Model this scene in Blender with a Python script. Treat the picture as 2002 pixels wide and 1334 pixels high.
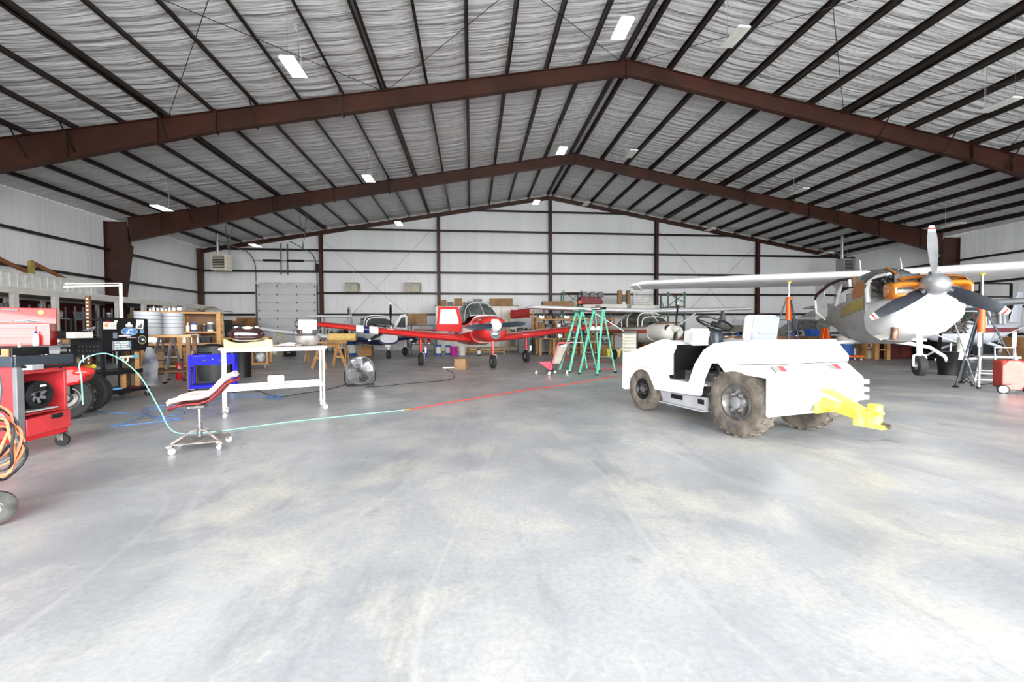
import bpy, math, random
from mathutils import Vector, Matrix
R = math.radians
random.seed(7)
for o in list(bpy.data.objects): bpy.data.objects.remove(o)
SC = bpy.context.scene
COL = SC.collection
# ---------------------------------------------------------------- camera
FPX, YAW, PIT, ROL, CAMH = 815.67, 0.09591, -0.02233, -0.00472, 1.2
def ray(px, py):
    u = (px-1001)/FPX; v = (py-667)/FPX
    u, v = u*math.cos(ROL)+v*math.sin(ROL), -u*math.sin(ROL)+v*math.cos(ROL)
    cp, sp = math.cos(PIT), math.sin(PIT)
    y = cp+v*sp; z = sp-v*cp
    cy, sy = math.cos(YAW), math.sin(YAW)
    return Vector((u*cy+y*sy, -u*sy+y*cy, z))
EYE = Vector((0, 0, CAMH))
def FL(px, py, z=0.0):            # where the sight line through a photo point meets the height z
    d = ray(px, py); return EYE+d*((z-CAMH)/d.z)
def AY(px, py, Y):                # ... meets the plane at world depth Y
    d = ray(px, py); return EYE+d*(Y/d.y)
def AX(px, py, X):
    d = ray(px, py); return EYE+d*(X/d.x)
cam_d = bpy.data.cameras.new('camera'); cam = bpy.data.objects.new('camera', cam_d); COL.objects.link(cam)
cam_d.sensor_width = 36; cam_d.lens = FPX/2002*36; cam_d.clip_end = 500; cam_d.clip_start = .05
c0 = ray(1001, 667); cx = ray(1001+FPX, 667)-c0; cz = -c0; cyv = -(ray(1001, 667+FPX)-c0)
cam.matrix_world = Matrix(((cx.x, cyv.x, cz.x, 0), (cx.y, cyv.y, cz.y, 0), (cx.z, cyv.z, cz.z, CAMH), (0, 0, 0, 1)))
SC.camera = cam
# ---------------------------------------------------------------- world, light, exposure
SKY = 11.0
w = bpy.data.worlds.new('World'); SC.world = w; w.use_nodes = True
wn = w.node_tree.nodes; wl = w.node_tree.links
bg = wn['Background']; bg.inputs['Strength'].default_value = SKY
tc = wn.new('ShaderNodeTexCoord'); sx = wn.new('ShaderNodeSeparateXYZ'); rp = wn.new('ShaderNodeValToRGB')
wl.new(tc.outputs['Generated'], sx.inputs[0]); wl.new(sx.outputs['Z'], rp.inputs[0]); wl.new(rp.outputs[0], bg.inputs[0])
rp.color_ramp.elements[0].color = (1, .995, .98, 1); rp.color_ramp.elements[0].position = .0
rp.color_ramp.elements[1].color = (.93, .96, 1, 1); rp.color_ramp.elements[1].position = .9
SC.view_settings.view_transform = 'Standard'; SC.view_settings.look = 'None'
SC.view_settings.gamma = 1; SC.view_settings.use_curve_mapping = False
SC.view_settings.exposure = 0.88
SC.cycles.max_bounces = 8; SC.cycles.diffuse_bounces = 5; SC.cycles.glossy_bounces = 3
SC.cycles.transparent_max_bounces = 12; SC.cycles.sample_clamp_indirect = 8
RX, HW, YB, HR, SL, BAY = 5.433, 22.863, 28.85, 10.596, 0.17595, 7.62   # ridge x, half width, back wall, ridge height, slope
YF = YB-6.984-3*BAY-3.2                                                     # the open front of the hangar, just behind the camera
DX0, DX1, DH = -9.0, 20.0, 5.2
pl = bpy.data.lights.new('doorway_portal', 'AREA'); pl.shape = 'RECTANGLE'; pl.size = DX1-DX0; pl.size_y = DH; pl.cycles.is_portal = True
po = bpy.data.objects.new('doorway_portal', pl); COL.objects.link(po); po.location = ((DX0+DX1)/2, YF, DH/2); po.rotation_euler = (R(90), 0, 0)
# ---------------------------------------------------------------- materials
MATS = {}
def mat(name, col, rough=.5, metal=0, var=.10, scale=6, bump=0, bscale=60, stretch=None, col2=None, trans=0, emit=0, coat=0, bdist=.01):
    if name in MATS: return MATS[name]
    m = bpy.data.materials.new(name); m.use_nodes = True; MATS[name] = m
    n = m.node_tree.nodes; l = m.node_tree.links; b = n['Principled BSDF']
    b.inputs['Roughness'].default_value = rough; b.inputs['Metallic'].default_value = metal
    if coat: b.inputs['Coat Weight'].default_value = coat
    if trans:
        b.inputs['Transmission Weight'].default_value = trans; b.inputs['IOR'].default_value = 1.1
    if emit:
        b.inputs['Emission Color'].default_value = (*col, 1); b.inputs['Emission Strength'].default_value = emit
    t = n.new('ShaderNodeTexCoord'); mp = n.new('ShaderNodeMapping'); l.new(t.outputs['Object'], mp.inputs[0])
    if stretch: mp.inputs['Scale'].default_value = stretch
    if var or col2:
        ns = n.new('ShaderNodeTexNoise'); ns.inputs['Scale'].default_value = scale; ns.inputs['Detail'].default_value = 4
        l.new(mp.outputs[0], ns.inputs[0]); cr = n.new('ShaderNodeValToRGB'); l.new(ns.outputs[0], cr.inputs[0])
        a = tuple(max(0, c*(1-var)) for c in col); c2 = col2 or tuple(min(1, c*(1+var)) for c in col)
        cr.color_ramp.elements[0].position = .35; cr.color_ramp.elements[1].position = .65
        cr.color_ramp.elements[0].color = (*a, 1); cr.color_ramp.elements[1].color = (*c2, 1)
        l.new(cr.outputs[0], b.inputs['Base Color'])
    else: b.inputs['Base Color'].default_value = (*col, 1)
    if bump:
        nb = n.new('ShaderNodeTexNoise'); nb.inputs['Scale'].default_value = bscale; nb.inputs['Detail'].default_value = 3
        l.new(mp.outputs[0], nb.inputs[0]); bu = n.new('ShaderNodeBump'); bu.inputs['Strength'].default_value = bump
        bu.inputs['Distance'].default_value = bdist
        l.new(nb.outputs[0], bu.inputs['Height']); l.new(bu.outputs[0], b.inputs['Normal'])
    return m
STEEL = mat('brown_primer', (.044, .012, .006), .5, 0, .22, .8, col2=(.062, .018, .009))
PURL = mat('purlin_brown', (.016, .009, .007), .45, 0, .2, 1.5)
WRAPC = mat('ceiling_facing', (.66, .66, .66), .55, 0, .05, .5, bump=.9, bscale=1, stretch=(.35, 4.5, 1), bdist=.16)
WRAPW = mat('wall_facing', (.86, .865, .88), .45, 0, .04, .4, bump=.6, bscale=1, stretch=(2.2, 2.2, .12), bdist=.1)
WHITE = mat('white_paint', (.86, .86, .86), .4, 0, .05, 3)
DIRTYW = mat('dirty_white', (.66, .66, .65), .5, 0, .2, 3, col2=(.80, .80, .79))
CREAM = mat('cream_paint', (.70, .66, .54), .5, 0, .12, 5)
RED = mat('red_enamel', (.50, .010, .010), .28, 0, .12, 5, coat=.4)
PINKRED = mat('faded_red_plastic', (.46, .03, .035), .42, 0, .2, 4)
DKRED = mat('oxblood', (.07, .006, .005), .6, 0, .25, 2)
BLUE = mat('blue_enamel', (.001, .002, .50), .75, 0, .1, 5)
NAVY = mat('navy', (.006, .014, .085), .35, 0, .15, 5)
SKYB = mat('sky_blue', (.13, .38, .62), .5, 0, .15, 5)
BLACK = mat('black_plastic', (.005, .005, .006), .45, 0, .2, 8)
GLOSSB = mat('black_cherry_gloss', (.02, .004, .006), .12, 0, .1, 4, coat=.8)
RUB = mat('rubber', (.014, .014, .014), .8, 0, .25, 12, bump=.2)
DUSTR = mat('dusty_rubber', (.09, .08, .065), .85, 0, .3, 9, bump=.25, col2=(.16, .135, .11))
GREY = mat('grey_paint', (.13, .135, .145), .45, 0, .15, 5)
LGREY = mat('light_grey', (.33, .335, .35), .5, 0, .12, 5)
SLATE = mat('slate_blue_grey', (.025, .034, .048), .4, 0, .15, 6)
ALU = mat('aluminium', (.60, .61, .63), .32, .85, .12, 6)
CHROME = mat('chrome', (.75, .76, .78), .14, 1, .05, 6)
DIRTM = mat('dirty_metal', (.14, .135, .13), .45, .6, .45, 14, bump=.3)
WOOD = mat('pine_wood', (.46, .23, .075), .6, 0, .2, 3, stretch=(1, 1, 6), col2=(.55, .30, .11))
WOODD = mat('brown_wood', (.17, .075, .025), .6, 0, .3, 3, col2=(.25, .12, .045))
CARD = mat('cardboard', (.28, .16, .075), .75, 0, .18, 4, col2=(.36, .21, .10))
PAPER = mat('paper', (.82, .80, .74), .7, 0, .08, 8)
YEL = mat('yellow_paint', (.80, .62, .02), .45, 0, .15, 8, col2=(.88, .75, .15))
YFOAM = mat('yellow_foam', (.85, .58, .20), .8, 0, .12, 12)
ORANGE = mat('orange_paint', (.66, .11, .01), .4, 0, .2, 6)
GREENF = mat('ladder_green', (.10, .50, .33), .45, 0, .18, 6, col2=(.16, .60, .42))
TEAL = mat('rack_green', (.03, .11, .09), .5, 0, .2, 6)
MAG = mat('magenta', (.55, .02, .35), .4, 0, .1, 5)
GLASS = mat('smoked_glass', (.075, .085, .08), .06, 0, .25, 5)
CLEAR = mat('clear_glass', (.9, .95, .95), .03, 0, 0, trans=1)
LEDON = mat('lit_diffuser', (1, .99, .96), .5, 0, 0, emit=14)
LEDOFF = mat('unlit_diffuser', (.72, .72, .66), .5, 0, .05)
AQUA = mat('aqua_hose', (.20, .55, .47), .4, 0, .08)
REDH = mat('red_hose', (.62, .05, .04), .4, 0, .1)
BLUEH = mat('blue_cord', (.08, .20, .48), .5, 0, .1)
ORC = mat('orange_cable', (.55, .16, .07), .5, 0, .2)
FABG = mat('grey_fabric', (.36, .36, .36), .9, 0, .3, 20, bump=.3)
GOLDP = mat('gold_paint', (.38, .27, .03), .4, 0, .2, 5)
AMBER = mat('amber_paint', (.55, .175, .012), .22, 0, .08, 4, coat=.6)
# ---------------------------------------------------------------- mesh helper
def frame(z):
    z = z.normalized(); a = Vector((0, 0, 1)) if abs(z.z) < .9 else Vector((1, 0, 0))
    x = a.cross(z).normalized(); return x, z.cross(x)
class MB:
    def __init__(s): s.v = []; s.f = []; s.mi = []; s.cur = 0; s.M = Matrix()
    def add(s, vs, fs):
        k = len(s.v); s.v += [s.M@Vector(v) for v in vs]; s.f += [tuple(i+k for i in f) for f in fs]; s.mi += [s.cur]*len(fs); return s
    def box(s, c, d, rot=None):
        h = [x/2 for x in d]; vs = [Vector((x*h[0], y*h[1], z*h[2])) for z in (-1, 1) for y in (-1, 1) for x in (-1, 1)]
        if rot:
            m = Matrix.Rotation(rot[2], 3, 'Z')@Matrix.Rotation(rot[1], 3, 'Y')@Matrix.Rotation(rot[0], 3, 'X'); vs = [m@v for v in vs]
        return s.add([v+Vector(c) for v in vs], [(0, 2, 3, 1), (4, 5, 7, 6), (0, 1, 5, 4), (2, 6, 7, 3), (0, 4, 6, 2), (1, 3, 7, 5)])
    def bar(s, a, b, w, h, up=None):            # rectangular bar from a to b
        a = Vector(a); b = Vector(b); z = (b-a).normalized()
        if up is None: x, y = frame(z)
        else: x = Vector(up).cross(z).normalized(); y = z.cross(x)
        vs = [p+x*(i*w/2)+y*(j*h/2) for p in (a, b) for i, j in ((-1, -1), (1, -1), (1, 1), (-1, 1))]
        return s.add(vs, [(3, 2, 1, 0), (4, 5, 6, 7), (0, 1, 5, 4), (1, 2, 6, 5), (2, 3, 7, 6), (3, 0, 4, 7)])
    def cyl(s, a, b, r0, r1=None, n=12, cap=True):
        r1 = r0 if r1 is None else r1; a = Vector(a); b = Vector(b); x, y = frame(b-a)
        vs = [p+x*(r*math.cos(t))+y*(r*math.sin(t)) for p, r in ((a, r0), (b, r1)) for t in [2*math.pi*i/n for i in range(n)]]
        fs = [(i, (i+1) % n, n+(i+1) % n, n+i) for i in range(n)]
        if cap: fs += [tuple(reversed(range(n))), tuple(range(n, 2*n))]
        return s.add(vs, fs)
    def lathe(s, prof, c, ax, n=20, capped=True):      # prof: (radius, distance along axis)
        c = Vector(c); z = Vector(ax).normalized(); x, y = frame(z)
        vs = [c+z*h+x*(r*math.cos(t))+y*(r*math.sin(t)) for r, h in prof for t in [2*math.pi*i/n for i in range(n)]]
        fs = [(j*n+i, j*n+(i+1) % n, (j+1)*n+(i+1) % n, (j+1)*n+i) for j in range(len(prof)-1) for i in range(n)]
        if capped: fs += [tuple(reversed(range(n))), tuple(range((len(prof)-1)*n, len(prof)*n))]
        return s.add(vs, fs)
    def tube(s, pts, r, n=8, closed=False, cap=True):
        P = [Vector(p) for p in pts]; m = len(P); vs = []; px = None
        rr = r if isinstance(r, (list, tuple)) else [r]*m
        for i in range(m):
            a = P[i-1] if (i or closed) else P[i]; b = P[(i+1) % m] if (i < m-1 or closed) else P[i]
            z = (b-a).normalized()
            if px is None: x, y = frame(z)
            else:
                x = (px-z*px.dot(z)); x = x.normalized() if x.length > 1e-6 else frame(z)[0]; y = z.cross(x)
            px = x
            vs += [P[i]+x*(rr[i]*math.cos(t))+y*(rr[i]*math.sin(t)) for t in [2*math.pi*k/n for k in range(n)]]
        q = m if closed else m-1
        fs = [(i*n+k, i*n+(k+1) % n, ((i+1) % m)*n+(k+1) % n, ((i+1) % m)*n+k) for i in range(q) for k in range(n)]
        if not closed and cap: fs += [tuple(reversed(range(n))), tuple(range((m-1)*n, m*n))]
        return s.add(vs, fs)
    def loft(s, rings, cap=True, closed=True):
        n = len(rings[0]); vs = [Vector(p) for r in rings for p in r]
        fs = [(j*n+i, j*n+(i+1) % n, (j+1)*n+(i+1) % n, (j+1)*n+i) for j in range(len(rings)-1) for i in range(n if closed else n-1)]
        if cap: fs += [tuple(reversed(range(n))), tuple(range((len(rings)-1)*n, len(rings)*n))]
        return s.add(vs, fs)
    def prism(s, pts, axis, a, b):       # 2-d outline extruded along axis 'x','y' or 'z' from a to b
        def mk(p, t): return {'x': (t, p[0], p[1]), 'y': (p[0], t, p[1]), 'z': (p[0], p[1], t)}[axis]
        n = len(pts); vs = [mk(p, a) for p in pts]+[mk(p, b) for p in pts]
        return s.add(vs, [(i, (i+1) % n, n+(i+1) % n, n+i) for i in range(n)]+[tuple(reversed(range(n))), tuple(range(n, 2*n))])
    def ell(s, c, r, n=12, m=8, z0=-1, z1=1):
        prof = [math.asin(z0)+(math.asin(z1)-math.asin(z0))*j/m for j in range(m+1)]
        rings = [[(c[0]+r[0]*max(1e-4, math.cos(a))*math.cos(t), c[1]+r[1]*max(1e-4, math.cos(a))*math.sin(t), c[2]+r[2]*math.sin(a)) for t in [2*math.pi*i/n for i in range(n)]] for a in prof]
        return s.loft(rings)
    def tor(s, c, ax, R0, r, n=24, m=8, sq=1):
        z = Vector(ax).normalized(); x, y = frame(z); c = Vector(c)
        pts = [c+(x*math.cos(t)+y*math.sin(t))*R0 for t in [2*math.pi*i/n for i in range(n)]]
        vs = []
        for i, p in enumerate(pts):
            d = (p-c).normalized(); vs += [p+d*(r*math.cos(t))+z*(r*sq*math.sin(t)) for t in [2*math.pi*k/m for k in range(m)]]
        return s.add(vs, [(i*m+k, i*m+(k+1) % m, ((i+1) % n)*m+(k+1) % m, ((i+1) % n)*m+k) for i in range(n) for k in range(m)])
    def build(s, name, m, parent=None, smooth=True, bev=0, loc=None, rz=0, kind=None, label=None):
        me = bpy.data.meshes.new(name); me.from_pydata(s.v, [], s.f)
        ms = m if isinstance(m, (list, tuple)) else [m]
        for q in ms: me.materials.append(q)
        if len(ms) > 1: me.polygons.foreach_set('material_index', s.mi)
        if smooth:
            me.polygons.foreach_set('use_smooth', [True]*len(me.polygons)); me.set_sharp_from_angle(angle=R(40))
        me.update(); o = bpy.data.objects.new(name, me); COL.objects.link(o)
        if parent: o.parent = parent
        if loc: o.location = loc
        o.rotation_euler.z = rz
        if bev:
            b = o.modifiers.new('bev', 'BEVEL'); b.width = bev; b.segments = 2; b.limit_method = 'ANGLE'; b.angle_limit = R(35)
        if kind: o['kind'] = kind
        if label: o['label'] = label
        return o
def thing(name, label, cat, loc=(0, 0, 0), rz=0, group=None, rot=None, sc=1):
    o = bpy.data.objects.new(name, None); COL.objects.link(o); o.location = loc; o.rotation_euler = rot or (0, 0, rz); o.scale = (sc, sc, sc)
    o.empty_display_size = .1; return tag(o, label, cat, group)
def tag(o, label, cat, group=None):
    o['label'] = label; o['category'] = cat
    if group: o['group'] = group
    return o
def struct(o): o['kind'] = 'structure'; return o
def sroot(name, loc=(0, 0, 0)):
    o = bpy.data.objects.new(name, None); COL.objects.link(o); o.location = loc; o['kind'] = 'structure'; return o
def dup(o, parent=None, loc=None, rz=None, label=None):
    c = o.copy(); COL.objects.link(c); c.parent = parent
    if loc is not None: c.location = loc
    if rz is not None: c.rotation_euler.z = rz
    if label: c['label'] = label
    for ch in list(o.children): dup(ch, c)
    return c
def text(s, size, m, parent, loc, rot, name='lettering', ext=.0008, align='CENTER'):
    cu = bpy.data.curves.new(name, 'FONT'); cu.body = s; cu.size = size; cu.extrude = ext; cu.align_x = align; cu.align_y = 'CENTER'
    o = bpy.data.objects.new(name, cu); COL.objects.link(o); cu.materials.append(m); o.parent = parent; o.location = loc; o.rotation_euler = rot; return o
def arc(c, r, a0, a1, n, plane='xz'):
    out = []
    for i in range(n+1):
        t = a0+(a1-a0)*i/n; u, v = r*math.cos(t), r*math.sin(t)
        out.append(Vector(c)+({'xz': Vector((u, 0, v)), 'yz': Vector((0, u, v)), 'xy': Vector((u, v, 0))}[plane]))
    return out
def bez(ps, n=12):                        # smooth curve through points (Catmull-Rom)
    P = [Vector(p) for p in ps]; P = [P[0]*2-P[1]]+P+[P[-1]*2-P[-2]]; out = []
    for i in range(1, len(P)-2):
        for k in range(n):
            t = k/n; a, b, c, d = P[i-1:i+3]
            out.append(.5*((2*b)+(c-a)*t+(2*a-5*b+4*c-d)*t*t+(3*b-a-3*c+d)*t**3))
    return out+[P[-2]]
# ---------------------------------------------------------------- the hangar shell
X0, X1 = RX-HW, RX+HW
def zr(x): return HR-SL*abs(x-RX)
ft = mat('concrete', (.5, .5, .5))
def concrete():
    n = ft.node_tree.nodes; l = ft.node_tree.links; n.clear()
    o = n.new('ShaderNodeOutputMaterial'); b = n.new('ShaderNodeBsdfPrincipled'); l.new(b.outputs[0], o.inputs[0])
    t = n.new('ShaderNodeTexCoord')
    def noise(sc, det=5, rough=.6, stretch=None, dist=0):
        x = n.new('ShaderNodeTexNoise'); x.inputs['Scale'].default_value = sc; x.inputs['Detail'].default_value = det; x.inputs['Roughness'].default_value = rough
        x.inputs['Distortion'].default_value = dist
        if stretch:
            m = n.new('ShaderNodeMapping'); m.inputs['Rotation'].default_value = (0, 0, R(stretch[3])) if len(stretch) > 3 else (0, 0, 0)
            m.inputs['Scale'].default_value = stretch[:3]; l.new(t.outputs['Object'], m.inputs[0]); l.new(m.outputs[0], x.inputs[0])
        else: l.new(t.outputs['Object'], x.inputs[0])
        return x.outputs[0]
    def ramp(s, p0, c0, p1, c1):
        r = n.new('ShaderNodeValToRGB'); l.new(s, r.inputs[0]); e = r.color_ramp.elements
        e[0].position = p0; e[1].position = p1; e[0].color = (*c0, 1); e[1].color = (*c1, 1); return r.outputs[0]
    def mix(f, a, c, mode='MIX'):
        m = n.new('ShaderNodeMix'); m.data_type = 'RGBA'; m.blend_type = mode
        if isinstance(f, float): m.inputs[0].default_value = f
        else: l.new(f, m.inputs[0])
        for s, i in ((a, 6), (c, 7)):
            if isinstance(s, tuple): m.inputs[i].default_value = (*s, 1)
            else: l.new(s, m.inputs[i])
        return m.outputs[2]
    base = ramp(noise(.55, 8, .62), .35, (.25, .26, .275), .65, (.40, .405, .415))
    base = mix(ramp(noise(1.1, 6, .7, dist=.4), .48, (0, 0, 0), .66, (.7, .7, .7)), base, (.50, .485, .41))      # pale dusty patches
    base = mix(ramp(noise(2.2, 7, .75, (1, .3, 1, 24)), .52, (0, 0, 0), .70, (.6, .6, .6)), base, (.17, .175, .19))     # scuffs
    base = mix(ramp(noise(1.6, 3, .5, dist=.6), .70, (0, 0, 0), .74, (.8, .8, .8)), base, (.15, .15, .14))  # oil spots
    base = mix(ramp(noise(35, 3, .7), .35, (0, 0, 0), .75, (.4, .4, .4)), base, (.16, .16, .165))
    for sc_, off in ((.23, .5), (.31, .44)):          # hairline scratches follow contour lines of a slow noise
        q = n.new('ShaderNodeMath'); q.operation = 'SUBTRACT'; q.inputs[1].default_value = off; l.new(noise(sc_, 1, .5, (1, .45, 1, 35)), q.inputs[0])
        q2 = n.new('ShaderNodeMath'); q2.operation = 'ABSOLUTE'; l.new(q.outputs[0], q2.inputs[0])
        base = mix(ramp(q2.outputs[0], 0, (.12, .12, .12), .00025, (0, 0, 0)), base, (.58, .58, .56))
    l.new(base, b.inputs['Base Color'])
    rg = ramp(noise(1.3, 6, .7), .3, (.28, .28, .28), .7, (.5, .5, .5)); l.new(rg, b.inputs['Roughness'])
    b.inputs['Specular IOR Level'].default_value = .45
    bu = n.new('ShaderNodeBump'); bu.inputs['Strength'].default_value = .25; bu.inputs['Distance'].default_value = .004
    l.new(noise(14, 6, .7), bu.inputs['Height']); l.new(bu.outputs[0], b.inputs['Normal'])
concrete()
struct(MB().box(((X0+X1)/2, (YF+YB)/2, -.1), (HW*2+.6, YB-YF+.6, .2)).build('floor', ft, smooth=False))
ap = MB().box((5, YF-30.3, -.12), (160, 60, .2)).build('ground', mat('apron_concrete', (.5, .5, .48), .8, 0, .1, .3), smooth=False); struct(ap)
# ceiling: insulation facing sagging between the purlins, one sheet per slope
A0, QP = .18356, 1.33913
NP = 18
ceil = sroot('ceiling')
for sg in (-1, 1):
    xs = [0.0]+[A0+i*QP for i in range(NP)]; xs = [x for x in xs if x < HW]+[HW]
    pts = []
    for a, b in zip(xs, xs[1:]):
        for k in range(5):
            t = k/5; x = a+(b-a)*t; pts.append((x, .2-.05*math.sin(math.pi*t)*min(1, (b-a))))
    pts.append((HW, .2))
    ys = [YF, YB]
    m = MB(); rings = [[(RX+sg*x, y, zr(RX+x)+dz) for x, dz in pts] for y in ys]
    if sg > 0: rings.reverse()
    m.loft(rings, cap=False, closed=False)
    m.loft([[(p[0], p[1], p[2]+.1) for p in r] for r in rings], cap=False, closed=False)
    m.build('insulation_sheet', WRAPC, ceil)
pm = MB(); pm.box((0, 0, .1), (.006, YB-YF, .2)).box((-.035, 0, .197), (.07, YB-YF, .006)).box((.035, 0, .003), (.07, YB-YF, .006)).box((.067, 0, .012), (.006, YB-YF, .02))
p0 = None
for sg in (-1, 1):
    ks = [A0+i*QP for i in range(NP)]
    ks = [k for k in ks if k < HW-.1]+([ks[6]+.13, ks[11]+.13] if sg < 0 else [ks[6]+.13])
    for k in ks:
        if p0 is None: p0 = pm.build('purlin', PURL, ceil, smooth=False); o = p0
        else: o = dup(p0, ceil)
        o.location = (RX+sg*k, (YF+YB)/2, zr(RX+k)-.002); o.rotation_euler = (0, sg*math.atan(SL), 0)
# rod bracing in the roof
def rods(y0, y1, spans, parent):
    for a, b in spans:
        for (p, q) in ((a, b), (b, a)):
            MB().cyl((RX+p, y0, zr(RX+p)-.04), (RX+q, y1, zr(RX+q)-.04), .009, n=6).build('brace_rod', PURL, parent)
F1, F2, F0 = YB-6.984-BAY, YB-6.984, YB-6.984-2*BAY
rods(F0, F1, [(-A0-6*QP, -A0), (-A0-11*QP, -A0-6*QP), (A0, A0+6*QP), (A0+6*QP, A0+11*QP)], ceil)
# steel frames
def frame_at(y, heel=.95, haunch=1.15, mid=.62, crown=.50):
    r = sroot('roof_beam_frame')
    for sg in (-1, 1):
        def X(d): return RX+sg*d
        xk = HW-1.5; xs = HW-9.4
        def prof(web):
            top = [(0, 0), (xs, 0), (HW, 0)]
        # tapered rafter (web + flanges) split at the splice
        segs = [(0, xs, crown, mid), (xs, HW-1.0, mid, haunch-.02)]
        for a, b, da, db in segs:
            m = MB(); za, zb = zr(RX+a), zr(RX+b)
            m.prism([(X(a), za), (X(b), zb), (X(b), zb-db), (X(a), za-da)], 'y', y-.006, y+.006)
            m.bar((X(a), y, za-.006), (X(b), y, zb-.006), .2, .012, up=(0, 0, 1)); m.bar((X(a), y, za-da), (X(b), y, zb-db), .2, .016, up=(0, 0, 1))
            k = a+1.7
            while k < b-.5 and a > 1:
                t = (k-a)/(b-a); m.box((X(k), y, zr(RX+k)-(da+(db-da)*t)/2), (.01, .18, (da+(db-da)*t)-.02)); k += 2.6
            m.build('rafter', STEEL, r, smooth=False)
        for d, h in ((xs, mid), (.02, crown)):
            MB().box((X(d), y, zr(RX+d)-h/2-.01), (.05, .2, h+.12)).build('splice_plate', STEEL, r, smooth=False)
        z1 = zr(RX+HW)
        m = MB(); kz = z1-haunch
        m.prism([(X(HW), 0), (X(HW), z1), (X(HW-.95), z1), (X(HW-1.15), kz), (X(HW-.42), 0)], 'y', y-.006, y+.006)
        m.bar((X(HW-.008), y, 0), (X(HW-.008), y, z1), .016, .24, up=(0, 1, 0)); m.bar((X(HW-.42), y, 0), (X(HW-1.15), y, kz), .016, .22, up=(0, 1, 0))
        m.build('column', STEEL, r, smooth=False)
        for i in (7, 9, 11, 13, 14):                      # fly braces down to the lower flange
            k = A0+i*QP
            for s in (-1, 1):
                MB().bar((X(k), y+s*.5, zr(RX+k)+.05), (X(k), y+s*.02, zr(RX+k)-.7), .03, .03).build('fly_brace', PURL, r, smooth=False)
for y in (F0, F1, F2): frame_at(y)
er = sroot('roof_beam_end')
for sg in (-1, 1):
    m = MB(); a = (RX, YB-.18, HR-.13); b = (RX+sg*HW, YB-.18, zr(X0)-.13)
    m.bar(a, b, .012, .26, up=(0, 0, 1)); m.bar((a[0], a[1], a[2]-.13), (b[0], b[1], b[2]-.13), .14, .012, up=(0, 0, 1))
    m.build('end_rafter', STEEL, er, smooth=False)
    MB().bar((RX, YB-.45, HR+.0), (RX+sg*HW, YB-.45, zr(X0)+.0), .05, .03, up=(0, 0, 1)).build('eave_strip', mat('eave_strip', (.40, .34, .31), .6), er, smooth=False)
# walls
GZ = [.97, 2.38, 3.798, 5.211, 6.624, 8.037, 9.45]
def wall(name, pts, axis, a, b): 
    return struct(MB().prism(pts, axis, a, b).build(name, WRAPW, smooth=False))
wb = wall('wall_back', [(X0, 0), (X1, 0), (X1, zr(X1)+.2), (RX, HR+.2), (X0, zr(X0)+.2)], 'y', YB, YB+.15)
wle = wall('wall_left', [(YF, 0), (YB, 0), (YB, zr(X0)+.2), (YF, zr(X0)+.2)], 'x', X0-.15, X0-.001)
wri = wall('wall_right', [(YF, 0), (YB, 0), (YB, zr(X1)+.2), (YF, zr(X1)+.2)], 'x', X1+.001, X1+.15)
struct(MB().prism([(X0, 0), (DX0, 0), (DX0, DH), (DX1, DH), (DX1, 0), (X1, 0), (X1, zr(X1)+.2), (RX, HR+.2), (X0, zr(X0)+.2)], 'y', YF-.2, YF-.05).build('wall_front', WRAPW, smooth=False))
DRX0, DRX1, DRZ = AY(505, 600, YB).x, AY(620, 600, YB).x, AY(560, 556, YB).z       # overhead door opening
for i, z in enumerate(GZ):
    hwz = HW if z < zr(X0) else max(0, (HR-z)/SL)-.3
    spans = [(RX-hwz, RX+hwz)] if z > DRZ+.05 else [(X0, DRX0-.1), (DRX1+.1, X1)]
    for a, b in spans:
        m = MB(); c = (a+b)/2; L = b-a; m.box((c, YB-.1, z), (L, .2, .006)).box((c, YB-.2, z-.03), (L, .006, .06)).box((c, YB-.2, z+.04), (L, .006, .07)); m.build('girt', PURL, wb, smooth=False)
    if i < 4:
        for X, s, par in ((X0, 1, wle), (X1, -1, wri)):
            m = MB(); c = (YF+YB)/2; L = YB-YF; m.box((X+s*.1, c, z), (.2, L, .006)).box((X+s*.2, c, z), (.006, L, .12)); m.build('girt', PURL, par, smooth=False)
for k in range(-2, 3):
    x = RX+k*BAY; m = MB(); h = zr(x)-.1
    m.box((x, YB-.32, h/2), (.012, .24, h)).box((x, YB-.205, h/2), (.2, .012, h)).box((x, YB-.44, h/2), (.2, .012, h)); m.build('column', STEEL, wb, smooth=False)
for x in (X0+.2, X1-.2):
    MB().box((x, YB-.3, 3.3), (.25, .28, 6.6)).build('column', STEEL, wb, smooth=False)
for k in (-2, 1):
    a = RX+k*BAY; b = a+BAY
    za, zb = zr(a)-.6, zr(b)-.6
    MB().cyl((a, YB-.06, za), (b, YB-.06, .4), .008, n=5).build('brace_rod', GREY, wb); MB().cyl((a, YB-.06, .4), (b, YB-.06, zb), .008, n=5).build('brace_rod', GREY, wb)
# overhead sectional door
dr = sroot('door_1'); ph = .53; z = 0.0; nn = 0
while z < DRZ-.1:
    h = min(ph, DRZ-z); m = MB(); m.box(((DRX0+DRX1)/2, YB-.07, z+h/2), (DRX1-DRX0, .05, h-.012))
    m.build('door_panel', mat('door_white', (.66, .67, .68), .5, 0, .03, 2), dr, bev=.006)
    if nn:
        for t in (0.03, .335, .665, .97): MB().box((DRX0+(DRX1-DRX0)*t, YB-.105, z), (.07, .02, .12)).build('hinge', GREY, dr)
    z += ph; nn += 1
for x in (DRX0-.06, DRX1+.06):
    MB().box((x, YB-.1, DRZ/2), (.06, .1, DRZ)).build('door_track', GREY, dr)
    MB().tube([(x, YB-.1, DRZ)]+[(x, YB-.1-(1.2*(1-math.cos(t))), DRZ+.9+1.0*math.sin(t)) for t in (0, .4, .8, 1.2, 1.5)]+[(x, YB-4.2, DRZ+1.95)], .03, 6).build('door_track', GREY, dr)
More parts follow.
